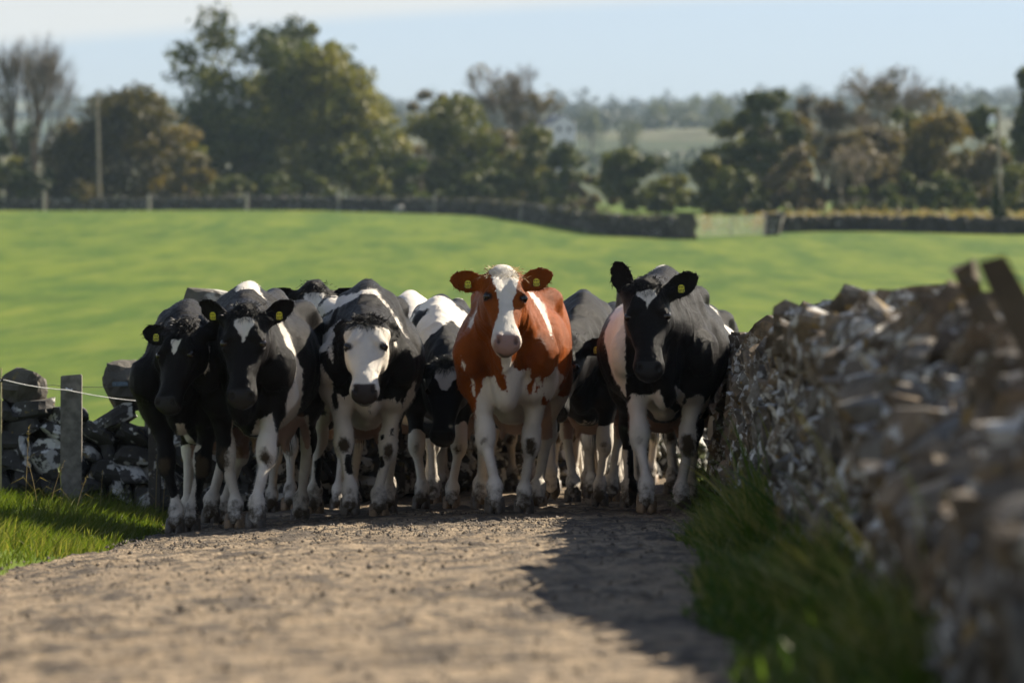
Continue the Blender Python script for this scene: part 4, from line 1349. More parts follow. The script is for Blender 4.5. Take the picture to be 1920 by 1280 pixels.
# ------------------------------------------------------------------ field boundary walls, gate, poles, house
def build_far_things():
    mat = m_stone('field_wall_stone', (.11, .098, .082), (.05, .044, .037), (.50, .49, .45), .40, .5)
    vs = [stone_mesh('field_stone', 500 + i, s, mat, .5) for i, s in enumerate([(.5, .5, .32), (.38, .5, .26), (.6, .5, .3), (.3, .5, .36)])]
    r = random.Random(17)
    moss = m_leaf('wall_moss', [(.045, .05, .016), (.075, .075, .025), (.14, .12, .05)], .2)
    def wall(pts, hgt, name, label, top=True):
        items, mossc, mossr = [], [], []
        o = np.array((*pts[0], gz(*pts[0])))
        for (a, b) in zip(pts[:-1], pts[1:]):
            a = np.array(a); b = np.array(b); L = np.linalg.norm(b - a); ang = math.atan2(b[1] - a[1], b[0] - a[0])
            for c in range(4):
                t = r.random() * .3
                while t < L:
                    p = a + (b - a) * t / L; hh = hgt * r.uniform(.9, 1.1)
                    z = gz(p[0], p[1]) + (c + .5) / 4 * hh
                    items.append((r.choice(vs), Matrix.Translation((p[0] - o[0], p[1] - o[1] + r.uniform(-.08, .08), z - o[2])) @ Matrix.Rotation(ang + r.gauss(0, .2), 4, 'Z') @ Matrix.Rotation(r.gauss(0, .25), 4, 'Y') @ Matrix.Diagonal((1.1, 1, 1.15, 1))))
                    t += .48
            n = int(L * .9)
            for i in range(n):
                if r.random() < .62:
                    p = a + (b - a) * r.random(); z = gz(p[0], p[1]) + hgt
                    mossc.append((p[0] - o[0], p[1] - o[1] + .2, z - o[2] + .02)); mossr.append((.7, .35, r.uniform(.12, .30)))
        root = empty(name, o); tag(root, label, 'stone wall')
        tag(link('stones', join_stones('field_wall_stones', items, mat), root), kind='stuff')
        if top: tag(link('moss_cap', leaves_mesh('moss_cap', mossc, mossr, len(mossc) * 22, .13, moss, 5), root), kind='stuff')
    def fp(px, d): return ((px - 960) / FPX * d, d)
    wall([fp(-60, 384), fp(300, 384), fp(620, 380), fp(760, 366), fp(900, 338), fp(1010, 305), fp(1120, 275), fp(1220, 252), fp(1296, 242)], 1.12, 'field_wall', 'dark mossy field wall along the top of the pasture, bending down to the gate')
    wall([fp(1448, 262), fp(1560, 264), fp(1700, 262), fp(1850, 258), fp(1990, 256)], .85, 'field_wall', 'low pale-spotted field wall on the right below the dry grass')
    # end pier and gate posts
    pier_m = m_stone('pier_stone', (.15, .135, .115), (.07, .06, .05), (.5, .48, .44), .42, .8)
    def pier(px0, px1, pt, d, label):
        x0, x1 = fp(px0, d)[0], fp(px1, d)[0]; z0 = gz((x0 + x1) / 2, d); zt = W(0, pt, d)[2]
        me = stone_mesh('pier', int(px0), ((x1 - x0), .6, zt - z0), pier_m, .92)
        root = empty('gate_pier', ((x0 + x1) / 2, d, z0)); tag(root, label, 'gate pier', 'piers beside the field gate')
        link('shaft', me, root, loc=(0, 0, (zt - z0) / 2))
        link('cap_stone', stone_mesh('cap', int(px0) + 1, ((x1 - x0) * 1.12, .66, .16), pier_m, .9), root, loc=(0, 0, zt - z0 + .03))
    pier(1436, 1466, 404, 255, 'squat stone pier right of the field gate')
    pier(1272, 1300, 402, 241, 'dark wall-end pier left of the field gate')
    steel = m_plain('galvanised', (.14, .145, .145), .5, .2, 6, .2)
    a = np.array((*fp(1302, 243), 0)); b = np.array((*fp(1437, 254), 0)); a[2] = gz(a[0], a[1]); b[2] = gz(b[0], b[1])
    g = empty('field_gate', a); tag(g, 'grey metal field gate between the two piers', 'gate')
    for i in range(6):
        z = .18 + i * .19
        link('bar', tube_mesh('bar', [np.array((0, 0, z)), (b - a) / 2 + (0, 0, z), (b - a) + (0, 0, z)], .022, steel), g)
    for t in (0.01, .5, .99):
        p = (b - a) * t
        link('upright', tube_mesh('upright', [p + (0, 0, .05), p + (0, 0, .6), p + (0, 0, 1.17)], .04, steel), g)
    # pale field posts standing along the far wall
    pm = m_plain('pale_post', (.34, .31, .25), .9, .25, 3, .3)
    names = ['first', 'second', 'third', 'fourth', 'fifth', 'sixth']
    for i, (px, pt, pb) in enumerate([(84, 358, 388), (280, 365, 388), (463, 362, 390), (635, 358, 396), (815, 368, 400), (978, 378, 402)]):
        d = [382.8, 382.8, 381, 378, 353, 313][i]
        x = fp(px, d)[0]; z0 = gz(x, d); zt = W(0, pt, d)[2]
        o = link('field_post', tube_mesh('field_post', [(0, 0, -.1), (0, 0, .5), (0, 0, max(zt - z0, 1.3))], [.16, .15, .14], pm, 6), loc=(x, d - .9, z0))
        tag(o, '%s pale post from the left along the far field wall' % names[i], 'post', 'pale posts along the far field wall')
    d = 120; x = fp(1265, d)[0]
    o = link('field_post', tube_mesh('thin_post', [(0, 0, -.1), (.02, 0, .4), (.03, 0, .85)], [.03, .028, .022], BARK, 6), loc=(x, d, gz(x, d)))
    tag(o, 'lone thin post standing out in the green pasture', 'post')
    bm = stone_mesh('lone_stone', 77, (.75, .6, .65), m_stone('pale_rock', (.5, .48, .42), (.35, .33, .28), (.7, .68, .62), .5, 1), .3, True)
    x = fp(749, 362)[0]; tag(link('field_stone', bm, loc=(x, 362, gz(x, 362) + .25)), 'pale round stone lying before the far field wall', 'stone')
    # dry grass behind the right wall
    dg = m_leaf('straw', [(.26, .19, .08), (.36, .27, .12), (.44, .34, .17)], .3)
    C = []
    for i in range(420):
        px = r.uniform(1450, 1990) if i > 18 else r.uniform(1290, 1440); d = r.uniform(264, 276) if i > 18 else r.uniform(262, 275)
        x = fp(px, d)[0]; C.append((x, d, gz(x, d) + .55))
    C = np.array(C)
    tag(link('dry_grass', leaves_mesh('dry_grass', C, np.tile((.55, .5, .62), (len(C), 1)), 9000, .14, dg, 8)), 'strip of tall straw-coloured dry grass behind the right field wall', 'dry grass', kind='stuff')
    # poles
    wood = m_plain('pole_wood', (.22, .195, .15), .85, .25, 3, .3)
    def pole(px, pt, pb, d, label, slant=0.0):
        x = fp(px, d)[0]; z0 = gz(x, d) - .4; zt = W(0, pt, d)[2]
        root = empty('utility_pole', (x, d, z0)); tag(root, label, 'utility pole', 'utility poles by the field edge')
        link('shaft', tube_mesh('shaft', [(slant, 0, 0), (slant * .5, 0, (zt - z0) / 2), (0, 0, zt - z0)], [.14, .12, .10], wood, 8), root)
        return root, zt - z0
    p, H = pole(181, 172, 372, 384, 'pale wooden pole before the dome-shaped tree on the left', .25)
    link('top_cap', tube_mesh('cap', [(0, 0, H), (0, 0, H + .1), (0, 0, H + .16)], [.15, .14, .05], wood, 8), p)
    p, H = pole(1872, 202, 438, 262, 'pole with white insulator and ivy-clad foot on the right', .12)
    whi = m_plain('white_glaze', (.85, .85, .84), .25, .05, 5, .05)
    link('insulator', tube_mesh('ins', [(-.36, 0, H - 1.25), (-.36, 0, H - 1.1), (-.34, 0, H - .7), (-.34, 0, H - .40)], [.10, .27, .26, .08], whi, 10), p)
    link('bracket', tube_mesh('brk', [(-.34, 0, H - 1.1), (-.15, 0, H - 1.05), (0, 0, H - 1.0)], .04, BARK, 6), p)
    c = [(.12 - .02 * i, -.1, .32 * i) for i in range(10)]
    link('ivy', leaves_mesh('pole_ivy', c, [(.85 - .065 * i, .5 - .04 * i, .4) for i in range(10)], 2600, .13, IVY, 4), p)
    # white house, half hidden
    d = 800; hx = fp(1043, d)[0]; hz = gz(hx, d)
    wm = m_plain('whitewash', (.78, .77, .74), .8, .06, 1, .1); rm = m_plain('slate', (.13, .13, .14), .7, .2, 2, .3); gl = m_plain('window_glass', (.03, .035, .04), .15, .1, 2, .05)
    ridge = W(0, 218, d)[2] - hz; eave = W(0, 234, d)[2] - hz; hwid = 2.2
    root = empty('cottage', (hx, d, hz), math.radians(18)); tag(root, 'small white cottage half hidden among trees near the centre', 'house')
    L = 4.5
    co = [(-hwid, -L, -1), (hwid, -L, -1), (hwid, L, -1), (-hwid, L, -1), (-hwid, -L, eave), (hwid, -L, eave), (hwid, L, eave), (-hwid, L, eave), (0, -L, ridge), (0, L, ridge)]
    me = mesh_np('cottage_wall', np.array(co, float), [np.array([(0, 1, 5, 4), (1, 2, 6, 5), (2, 3, 7, 6), (3, 0, 4, 7)]), np.array([(4, 5, 8), (6, 7, 9)])], False, wm)
    link('wall', me, root)
    e = .18
    sl = (ridge - eave) / hwid
    rc = [(-hwid - e, -L - e, eave - sl * e + .05), (0, -L - e, ridge + .05), (0, L + e, ridge + .05), (-hwid - e, L + e, eave - sl * e + .05), (hwid + e, -L - e, eave - sl * e + .05), (hwid + e, L + e, eave - sl * e + .05)]
    rc += [(x, y, z + .14) for x, y, z in rc]
    rq = [(0, 3, 2, 1), (1, 2, 5, 4), (6, 7, 8, 9), (7, 10, 11, 8), (0, 1, 7, 6), (1, 4, 10, 7), (3, 9, 8, 2), (2, 8, 11, 5), (0, 6, 9, 3), (4, 5, 11, 10)]
    ro = link('roof', mesh_np('cottage_roof', np.array(rc), np.array(rq), False, rm), root)
    def bx(name, lo, hi, m, parent):
        bm = bmesh.new(); bmesh.ops.create_cube(bm, size=1)
        for v in bm.verts: v.co = Vector([lo[i] + (v.co[i] + .5) * (hi[i] - lo[i]) for i in range(3)])
        me = bpy.data.meshes.new(name); bm.to_mesh(me); bm.free()
        return link(name, me, parent, m)
    bx('chimney', (-.3, 1.5, ridge - .2), (.3, 2.2, ridge + .8), wm, ro)
    for wx in (-1.0, 1.0):
        w = bx('window', (wx - .4, -L - .06, eave - 1.6), (wx + .4, -L + .02, eave - .5), wm, root)
        bx('pane', (wx - .33, -L - .09, eave - 1.53), (wx + .33, -L - .07, eave - .57), gl, w)


build_far_things()
# ------------------------------------------------------------------ cows
def m_coat(name, dark, white=(.80, .74, .65), skin=(.018, .016, .016), skin_rough=.24):
    k = NT(name); p = k.coord('Object')
    hair = k.noise(k.mapping(p, (10, 60, 22)), 6, 3, .6)
    fine = k.noise(p, 170, 2, .6)
    edge = k.math('MULTIPLY_ADD', k.math('SUBTRACT', k.noise(p, 18, 4, .65), .5), .050, k.attr('white'))
    edge = k.math('MULTIPLY_ADD', k.math('SUBTRACT', fine, .5), .012, edge)
    wf = k.ramp(edge, -.004, .005)
    n = k.noise(p, 5, 4)
    dk = k.mix(k.ramp(n, .35, .7), dark, tuple(c * 1.5 for c in dark))
    dk = k.mix(k.math('MULTIPLY', k.ramp(hair, .4, .7), .4), dk, tuple(c * .55 for c in dark))
    wh = k.mix(k.ramp(n, .4, .75), white, tuple(c * .84 for c in white))
    wh = k.mix(k.math('MULTIPLY', k.ramp(hair, .45, .75), .3), wh, (white[0] * .72, white[1] * .66, white[2] * .56))
    c = k.mix(wf, dk, wh)
    c = k.mix(k.attr('pink'), c, (.46, .27, .20))
    c = k.mix(k.math('MULTIPLY', k.attr('stain'), k.ramp(k.noise(p, 7, 4, .6), .25, .7)), c, (.33, .25, .16), 'MULTIPLY')
    md = k.ramp(k.math('ADD', k.math('MULTIPLY', k.noise(p, 12, 4, .65), .9), k.math('MULTIPLY', k.attr('mud'), .65)), .72, 1.02)
    c = k.mix(md, c, (.070, .050, .030))
    c = k.mix(k.attr('skin'), c, skin)
    c = k.mix(k.attr('rim_and_shade'), c, (.012, .009, .008))  # dark eyelid skin, plus shade painted into nostrils and mouth
    rough = k.math('MULTIPLY_ADD', k.attr('skin'), skin_rough - .40, .40)
    h = k.math('ADD', k.math('MULTIPLY', hair, 1.0), k.math('MULTIPLY', fine, .35))
    return k.pbr(c, rough, k.bump(h, .6, .012), k.math('MULTIPLY_ADD', k.attr('skin'), .16, .06))


COAT_BLACK = m_coat('black_white_coat', (.0085, .0072, .0066))
COAT_RED = m_coat('red_white_coat', (.205, .049, .0050), skin=(.30, .185, .155), skin_rough=.3)
COAT_WHITEFACE = m_coat('black_white_coat_pale', (.011, .0095, .0085), (.81, .745, .655), skin=(.035, .026, .024))
HOOF = m_plain('hoof_horn', (.075, .058, .042), .6, .35, 30, .4)
HOOF_TAN = m_plain('hoof_horn_tan', (.20, .13, .07), .6, .3, 30, .4)
EYE = NT('eye').pbr((.012, .007, .005), .07, None, .5)
TAG = m_plain('yellow_tag', (.62, .58, .03), .45, .08, 40, .1)
TAGPRINT = m_plain('tag_print', (.02, .02, .02), .6, .1, 40, .1)
HAIR_BLACK = m_plain('black_hair', (.014, .011, .009), .55, .3, 40, .1)
HAIR_CREAM = m_plain('cream_hair', (.55, .44, .24), .6, .25, 40, .1)
HAIR_BROWN = m_plain('brown_hair', (.16, .09, .045), .6, .25, 40, .1)


def claw_pair():
    V, Q = [], []
    rings = [(.085, -.012, .040, .026), (.06, .0, .047, .0285), (.03, .012, .056, .030), (.004, .022, .064, .0305), (0, .022, .060, .028)]
    n = 12
    for s in (-1, 1):
        o = len(V)
        for z, cx, rx, ry in rings:
            for i in range(n):
                a = i / n * 2 * math.pi
                x = math.cos(a); y = math.sin(a)
                y *= 1 - .35 * max(0, x) ** 2
                V.append((cx + rx * x, s * .0315 + ry * y - s * .006 * max(0, x), z))
        for r in range(len(rings) - 1):
            for i in range(n):
                j = (i + 1) % n
                Q.append((o + r * n + i, o + (r + 1) * n + i, o + (r + 1) * n + j, o + r * n + j))
        V.append((.0, s * .0315, .092)); t = len(V) - 1
        for i in range(0, n, 2): Q.append((t, o + i, o + i + 1, o + (i + 2) % n))
        Q.append(tuple(o + 4 * n + i for i in (0, 3, 6, 9)))
    return mesh_np('claws', np.array(V), np.array(Q), True)


_claw = claw_pair(); _claw.materials.append(HOOF)
_claw_tan = _claw.copy(); _claw_tan.materials.clear(); _claw_tan.materials.append(HOOF_TAN)


def sphere_mesh(name, r, mat, n=14, m=9):
    V, Q = [], []
    for i in range(m + 1):
        t = math.pi * i / m
        for j in range(n):
            a = 2 * math.pi * j / n
            V.append((r * math.sin(t) * math.cos(a), r * math.sin(t) * math.sin(a), r * math.cos(t)))
    for i in range(m):
        for j in range(n): Q.append((i * n + j, (i + 1) * n + j, (i + 1) * n + (j + 1) % n, i * n + (j + 1) % n))
    return mesh_np(name, np.array(V), np.array(Q), True, mat)


_eye = sphere_mesh('eyeball', .0245, EYE)


def tag_mesh():
    bm = bmesh.new(); bmesh.ops.create_cube(bm, size=1)
    for v in bm.verts:
        v.co = Vector((v.co.x * .004, v.co.y * .041 * (1 if v.co.z < 0 else .75), v.co.z * .046))
    bmesh.ops.bevel(bm, geom=[e for e in bm.edges if abs(e.verts[0].co.x - e.verts[1].co.x) > .001], offset=.006, segments=2, affect='EDGES')
    me = bpy.data.meshes.new('tag'); bm.to_mesh(me); bm.free(); me.materials.append(TAG)
    V, Q = [], []
    def bar(y0, z0, y1, z1):
        k = len(V); V.extend([(.003, y0, z0), (.003, y1, z0), (.003, y1, z1), (.003, y0, z1)]); Q.append((k, k + 1, k + 2, k + 3))
    for y in (-.016, .0, .016):
        bar(y - .005, -.022, y - .002, -.004); bar(y + .003, -.022, y + .006, -.004); bar(y - .005, -.006, y + .006, -.003)
    for y in (-.014, -.004, .006): bar(y, .006, y + .006, .013)
    return me, mesh_np('print', np.array(V), np.array(Q), False, TAGPRINT)


_tag, _print = tag_mesh()


def poly_sd(P, pts):
    """signed distance (positive inside) of the 2-D points P to a polygon"""
    pts = np.asarray(pts, float); n = len(pts)
    d = np.full(len(P), 1e9); ins = np.zeros(len(P), bool)
    for i in range(n):
        a = pts[i]; b = pts[(i + 1) % n]; e = b - a; w = P - a
        t = np.clip((w @ e) / max(e @ e, 1e-12), 0, 1)
        d = np.minimum(d, np.linalg.norm(w - t[:, None] * e, axis=1))
        c = ((a[1] > P[:, 1]) != (b[1] > P[:, 1]))
        with np.errstate(divide='ignore', invalid='ignore'):
            ins ^= c & (P[:, 0] < (b[0] - a[0]) * (P[:, 1] - a[1]) / (b[1] - a[1] if b[1] != a[1] else 1e-9) + a[0])
    return np.where(ins, d, -d)


def strands(name, roots, dirs, L, mat, seed, w=.0035, curl=.5, down=(0, 0, -1)):
    r = np.random.default_rng(seed); n = len(roots)
    T = np.array([0, .4, .75, 1.0]); L = np.broadcast_to(L, (n,)) * r.uniform(.6, 1.2, n)
    side = r.normal(size=(n, 3)); side -= dirs * (side * dirs).sum(1, keepdims=True); side /= np.linalg.norm(side, axis=1, keepdims=True)
    cur = r.normal(0, 1, (n, 3)) * .35 + np.array(down)
    co = np.zeros((n, 4, 2, 3))
    for i, t in enumerate(T):
        c = roots + dirs * (L * t)[:, None] + cur * (curl * L * t * t)[:, None]
        for s, sg in ((0, -1), (1, 1)): co[:, i, s] = c + sg * side * w * (1 - .8 * t)
    b = np.arange(n)[:, None] * 8
    q = np.concatenate([b + np.array([[2 * i, 2 * i + 1, 2 * i + 3, 2 * i + 2]]) for i in range(3)], 0)
    return mesh_np(name, co.reshape(-1, 3), q, True, mat)


class Cow:
    def __init__(self, px, d, label, yaw=0.0, S=1.0, zoff=0.0):
        self.d, self.S = d, S
        self.X = (px - 960) / FPX * d
        self.z = gz(self.X, d) + .012 + zoff
        self.yaw = math.radians(yaw)          # positive swings the rump to the picture's right
        self.label = label
        self.shapes = []; self.head_shapes = []
        self.P = dict(ear_l=(1, .1, -.1), ear_r=(1, .1, -.1), fl=(.05, 0, 0), fr=(-.05, 0, 0), hl=(.1, 0, 0), hr=(-.1, 0, 0))

    def loc(self, px, py, x):
        """cow-local side (y) and height (z) of a photograph position at local depth x"""
        c, s = math.cos(self.yaw), math.sin(self.yaw)
        d = self.d - x * self.S
        Xw = (px - 960) / FPX * d - self.X
        y = (Xw / self.S + s * x) / c
        return y, (CAM_H + (776 - py) / FPX * d - self.z) / self.S

    def head(self, eye_px, eye_py, pitch, turn=0.0, roll=0.0, ex=.78, hs=1.0):
        y, z = self.loc(eye_px, eye_py, ex)
        p = math.radians(pitch); t = math.radians(turn)     # turn > 0: nose to the picture's right
        nose = np.array((math.cos(p) * math.cos(t), math.cos(p) * math.sin(t), -math.sin(p)))
        HM = frame_of(nose, math.radians(roll))
        self.P.update(nose=nose, roll=math.radians(roll), hs=hs, poll=np.array((ex, y, z)) - hs * (HM[0] * .18 + HM[2] * .02))
        return self

    def foot(self, key, px, py=None, x=0.0, lift=0.0, bend=0.0):
        """place a hoof under a picture column at local depth x"""
        y, _ = self.loc(px, 900, x)
        s = 1 if key[1] == 'l' else -1
        if key[0] == 'f': self.P[key] = (x, y - s * .145, lift, bend)
        else: self.P[key] = (x + 1.46, y - s * .165, lift, bend)
        return self

    def w(self, pts, xl, x0=-2, x1=.9): self.shapes.append((1, pts, xl, x0, x1)); return self
    def b(self, pts, xl, x0=-2, x1=.9): self.shapes.append((-1, pts, xl, x0, x1)); return self
    def fn(self, f): self.shapes.append(f); return self
    def hw(self, pts): self.head_shapes.append((1, pts)); return self
    def hb(self, pts): self.head_shapes.append((-1, pts)); return self

    def build(self, h=.010, coat=COAT_BLACK, group='cows of the herd on the lane', tags=(1, 1), tuft=HAIR_BLACK, tuftn=500, tuft_len=.06,
              seed=1, hoofs=None, muzzle_pink=0, name='cow', fur=0):
        co, q, I = cow_skin(self.P, h)
        hp, HM, hs, poll = I['hp'], I['HM'], I['hs'], I['poll']
        rel = (co - poll) / hs
        U, Vv, Wd = rel @ HM[0], rel @ HM[1], rel @ HM[2]
        earz = np.zeros(len(co), bool)
        for base, EM, Lr in I['ears']:
            r2 = (co - base) @ EM.T
            earz |= (r2[:, 0] > .02) & (r2[:, 0] < Lr * 1.05) & (np.abs(r2[:, 1]) < .09) & (np.abs(r2[:, 2]) < .07)
        head = ((U > -.10) & (U < .6) & (np.abs(Vv) < .16) & (Wd > -.20) & (Wd < .14) & (Wd > -.05 - .9 * (U + .10)))
        sd = np.full(len(co), -.3)
        body = ~head & ~earz
        c, s = math.cos(self.yaw), math.sin(self.yaw)
        for sh in self.shapes:
            if callable(sh):
                sd = np.where(body, sh(co, sd), sd); continue
            sg, pts, xl, x0, x1 = sh
            # project every skin point along the cow's picture axis to the depth the patch was traced at
            dx = self.d - co[:, 0] * self.S
            yy = co[:, 1] * c - s * co[:, 0]
            scale = (self.d - xl * self.S) / dx
            Yp = (yy * self.S + self.X) * scale; Zp = (co[:, 2] * self.S + self.z - CAM_H) * scale
            px = Yp / (self.d - xl * self.S) * FPX + 960; py = 776 - Zp / (self.d - xl * self.S) * FPX
            v = poly_sd(np.c_[px, py], pts) / (FPX / self.d)
            v = np.minimum(v, np.minimum(co[:, 0] - x0, x1 - co[:, 0]))
            new = np.maximum(sd, v) if sg > 0 else np.minimum(sd, -v)
            sd = np.where(body, new, sd)
        hsd = np.full(len(co), -.3)
        for sg, pts in self.head_shapes:
            v = poly_sd(np.c_[Vv, U], pts)
            hsd = np.maximum(hsd, v) if sg > 0 else np.minimum(hsd, -v)
        sd = np.where(head, hsd, sd); sd = np.where(earz, -.3, sd)
        sd = np.clip(sd, -.08, .08)
        # skin relief: shallow muscle and rib unevenness, folds of loose skin on the neck, fine ruffled hair
        nr = np.zeros_like(co)
        fn = np.cross(co[q[:, 2]] - co[q[:, 0]], co[q[:, 3]] - co[q[:, 1]])
        for k in range(4):
            for ax in range(3): nr[:, ax] += np.bincount(q[:, k], fn[:, ax], len(co))
        nr /= np.linalg.norm(nr, axis=1, keepdims=True) + 1e-12
        o = seed * 13.7
        rel_b = .007 * fbm(co * (5, 5, 3.5) + o, 3, seed) + .0022 * fbm(co * 24 + o, 2, seed + 2)
        neck = np.clip((co[:, 0] - .02) / .2, 0, 1) * np.clip((co[:, 2] - .72) / .12, 0, 1)
        fold = 1 - np.abs(vnoise(co * (9, 9, 3.0) + (o, .5 * fbm(co[:, :2] * 3, 2, 3).mean(), 0), seed + 5))
        fold2 = 1 - np.abs(vnoise(co * (20, 20, 6) + o, seed + 8))
        rel_b = rel_b + neck * (.016 * (fold ** 3 - .3) + .005 * (fold2 ** 2 - .3))
        ribs = np.clip(1 - np.abs(co[:, 0] + .62) / .38, 0, 1) * np.clip(1 - np.abs(co[:, 2] - .98) / .26, 0, 1)
        rel_b = rel_b + ribs * .006 * np.sin(co[:, 0] * 52 + co[:, 2] * 9)
        rel_h = .0016 * fbm(co * 30 + o, 2, seed + 4)
        leg = np.clip((.62 - co[:, 2]) / .1, 0, 1)
        co = co + nr * np.where(head | earz, rel_h, rel_b * (1 - .65 * leg))[:, None]
        # bare nose, dark eye rims, painted nostril and mouth shade, mud on the legs
        skin = np.clip((U - .462 + .10 * np.clip(-Wd - .055, 0, .1) * -3) / .012, 0, 1) * (Wd > -.078) * np.clip((.072 - np.abs(Vv)) / .012 + (U > .50) * 1.0, 0, 1) * head
        mud = np.clip((.34 - co[:, 2]) / .30, 0, 1) * .85
        rk = np.random.default_rng(seed + 900)
        for j, kp in enumerate(I['knees']):
            front = j < 2
            dk = np.linalg.norm((co - kp - ((.045, 0, -.02) if front else (-.02, 0, -.01))) / ((.065, .052, .080) if front else (.09, .08, .09)), axis=1)
            mud = np.maximum(mud, np.clip((1.45 if front else 1.15) - dk / rk.uniform(.75, 1.15), 0, 1) * rk.uniform(.55, 1.0))
        mud[head | earz] = 0
        stain = np.clip((.72 - co[:, 2]) / .45, 0, 1) * .32
        stain[head | earz] = .12
        rim_and_shade = np.zeros(len(co))
        for sgn in (-1, 1):
            de = np.linalg.norm(rel @ HM.T - (.184, sgn * .106, .036), axis=1)
            rim_and_shade = np.maximum(rim_and_shade, np.clip((.036 - de) / .008, 0, 1))
            dn = np.linalg.norm(((rel @ HM.T) - (.506, sgn * .050, .012)) / (1.35, .75, 1.2), axis=1)
            rim_and_shade = np.maximum(rim_and_shade, np.clip((.0175 - dn) / .006, 0, 1))  # cavity shade painted over the shallow nostril
            dm = np.abs(U - .530 - .0) + 9 * (np.abs(Wd + .085) > .02) + 9 * (np.abs(Vv) > .06)
            rim_and_shade = np.maximum(rim_and_shade, .8 * np.clip((.012 - dm) / .006, 0, 1))  # crease shade painted along the mouth groove
        pink = np.clip((.70 - co[:, 2]) / .06, 0, 1) * ((co[:, 0] < -.93) & (co[:, 0] > -1.42) & (np.abs(co[:, 1]) < .21) & (co[:, 2] > .44)) * .8
        if muzzle_pink: pink = np.maximum(pink, muzzle_pink * head * np.clip((U - .43) / .03, 0, 1))
        me = mesh_np('body', co, q, True, coat, {'white': sd, 'skin': skin, 'mud': mud, 'pink': pink, 'rim_and_shade': rim_and_shade, 'stain': stain})
        attrs = {'white': sd, 'skin': skin, 'mud': mud, 'pink': pink, 'rim_and_shade': rim_and_shade, 'stain': stain}
        root = empty(name, (self.X, self.d, self.z)); root.rotation_euler.z = -math.pi / 2 - self.yaw
        root.scale = (self.S,) * 3
        tag(root, self.label, 'cow', group)
        bo = link('body', me, root)
        if fur:
            rr = np.random.default_rng(seed + 50)
            ok = np.flatnonzero((skin < .3) & (rim_and_shade < .5) & (co[:, 0] > -1.2))
            i = ok[rr.integers(len(ok), size=fur)]
            n_ = nr[i]
            flow = np.where(head[i][:, None], HM[0][None] * 1.0, np.array((-1.0, 0, -.75))[None]) + rr.normal(0, .28, (fur, 3))
            flow -= n_ * (flow * n_).sum(1, keepdims=True); flow /= np.linalg.norm(flow, axis=1, keepdims=True) + 1e-9
            side = np.cross(n_, flow)
            L = rr.uniform(.012, .030, (fur, 1)) * np.where(head[i], .55, 1.0)[:, None]; wd = rr.uniform(.0011, .0022, (fur, 1))
            ba = co[i] + rr.normal(0, .004, (fur, 3)) * .7 - n_ * .001
            up = rr.uniform(.10, .38, (fur, 1))
            tri = np.stack([ba - side * wd, ba + side * wd, ba + (flow + n_ * up) * L], 1).reshape(-1, 3)
            fm = mesh_np('coat_hair', tri, np.arange(fur * 3).reshape(-1, 3), False, coat, {k: np.repeat(v[i], 3) for k, v in attrs.items()})
            tag(link('coat_hair', fm, bo), kind='stuff')
        # eyes
        for sgn in (-1, 1):
            o = link('eye', _eye, root, loc=hp(.182, sgn * .107, .037)); o.scale = (hs,) * 3
        # ear tags
        for (base, EM, Lr), t in zip(I['ears'], tags):
            if not t: continue
            d1, d2, d3 = EM
            dn = np.array((0, 0, -1.0)); x = unit(d3 + np.array((.6, 0, 0)))
            z = unit(-dn - x * (-dn @ x)); y = np.cross(z, x)
            p = base + d1 * Lr * .50 + dn * .018 + x * .016
            M = Matrix(((x[0], y[0], z[0], p[0]), (x[1], y[1], z[1], p[1]), (x[2], y[2], z[2], p[2]), (0, 0, 0, 1)))
            o = link('ear_tag', _tag, root); o.matrix_local = M
            o2 = link('tag_print', _print, o)
        # hooves
        for i, (hf, bend) in enumerate(I['hooves']):
            M = Matrix.Translation((hf[0] - .012, hf[1], hf[2] - .050 + .0)) @ Matrix.Translation((0, 0, .05)) @ Matrix.Rotation(bend * 1.0, 4, 'Y') @ Matrix.Translation((0, 0, -.05))
            o = link('hoof', (_claw_tan if (i + seed) % 3 == 0 else _claw), root); o.matrix_local = M
        # forelock
        r = np.random.default_rng(seed)
        if tuftn:
            uu = r.uniform(-.085, .03, tuftn); vv = r.normal(0, .042, tuftn)
            ro = np.array([hp(a, b, .040 - .25 * max(0, -a - .02) - 1.2 * b * b) for a, b in zip(uu, vv)])
            di = np.array([unit(HM[2] * .75 + HM[0] * (.25 + 5 * a) + HM[1] * b * 5 + r.normal(0, .25, 3)) for a, b in zip(uu, vv)])
            tag(link('forelock', strands('forelock', ro, di, tuft_len, tuft, seed, .0022, .45), root), kind='stuff')
        n = 160
        te = np.array(I['tail'][-1])
        ro = te + r.normal(0, .012, (n, 3)) + np.c_[np.zeros((n, 2)), r.uniform(-.02, .14, n)]
        di = np.array([unit((r.normal(0, .12), r.normal(0, .12), -1)) for _ in range(n)])
        tag(link('tail_switch', strands('tail_switch', ro, di, .28, tuft if tuft is not HAIR_CREAM else HAIR_BROWN, seed + 5, .005, .05), root), kind='stuff')
        return root
# ------------------------------------------------------------------ the herd, as the photograph shows it
def C1(x, y): return (240 + x / 2.511, 500 + y / 2.511)      # enlargements the coat patches were traced from
def C2(x, y): return (560 + x / 2.51, 500 + y / 2.51)
def C3(x, y): return (780 + x / 2.415, 470 + y / 2.415)
def C4(x, y): return (1040 + x / 2.414, 470 + y / 2.414)
def T(f, *pts): return [f(*p) for p in pts]


def socks(z0, amp=.05, seed=1, front=True, hind=True):
    def f(co, sd):
        n = fbm(co * 7, 2, seed) * amp
        v = z0 + n - co[:, 2]
        if not front: v = np.where(co[:, 0] > -.6, -.3, v)
        if not hind: v = np.where(co[:, 0] < -.6, -.3, v)
        v = np.where(np.abs(co[:, 0] + .55) < .30, np.minimum(v, .0), v)
        return np.maximum(sd, v)
    return f


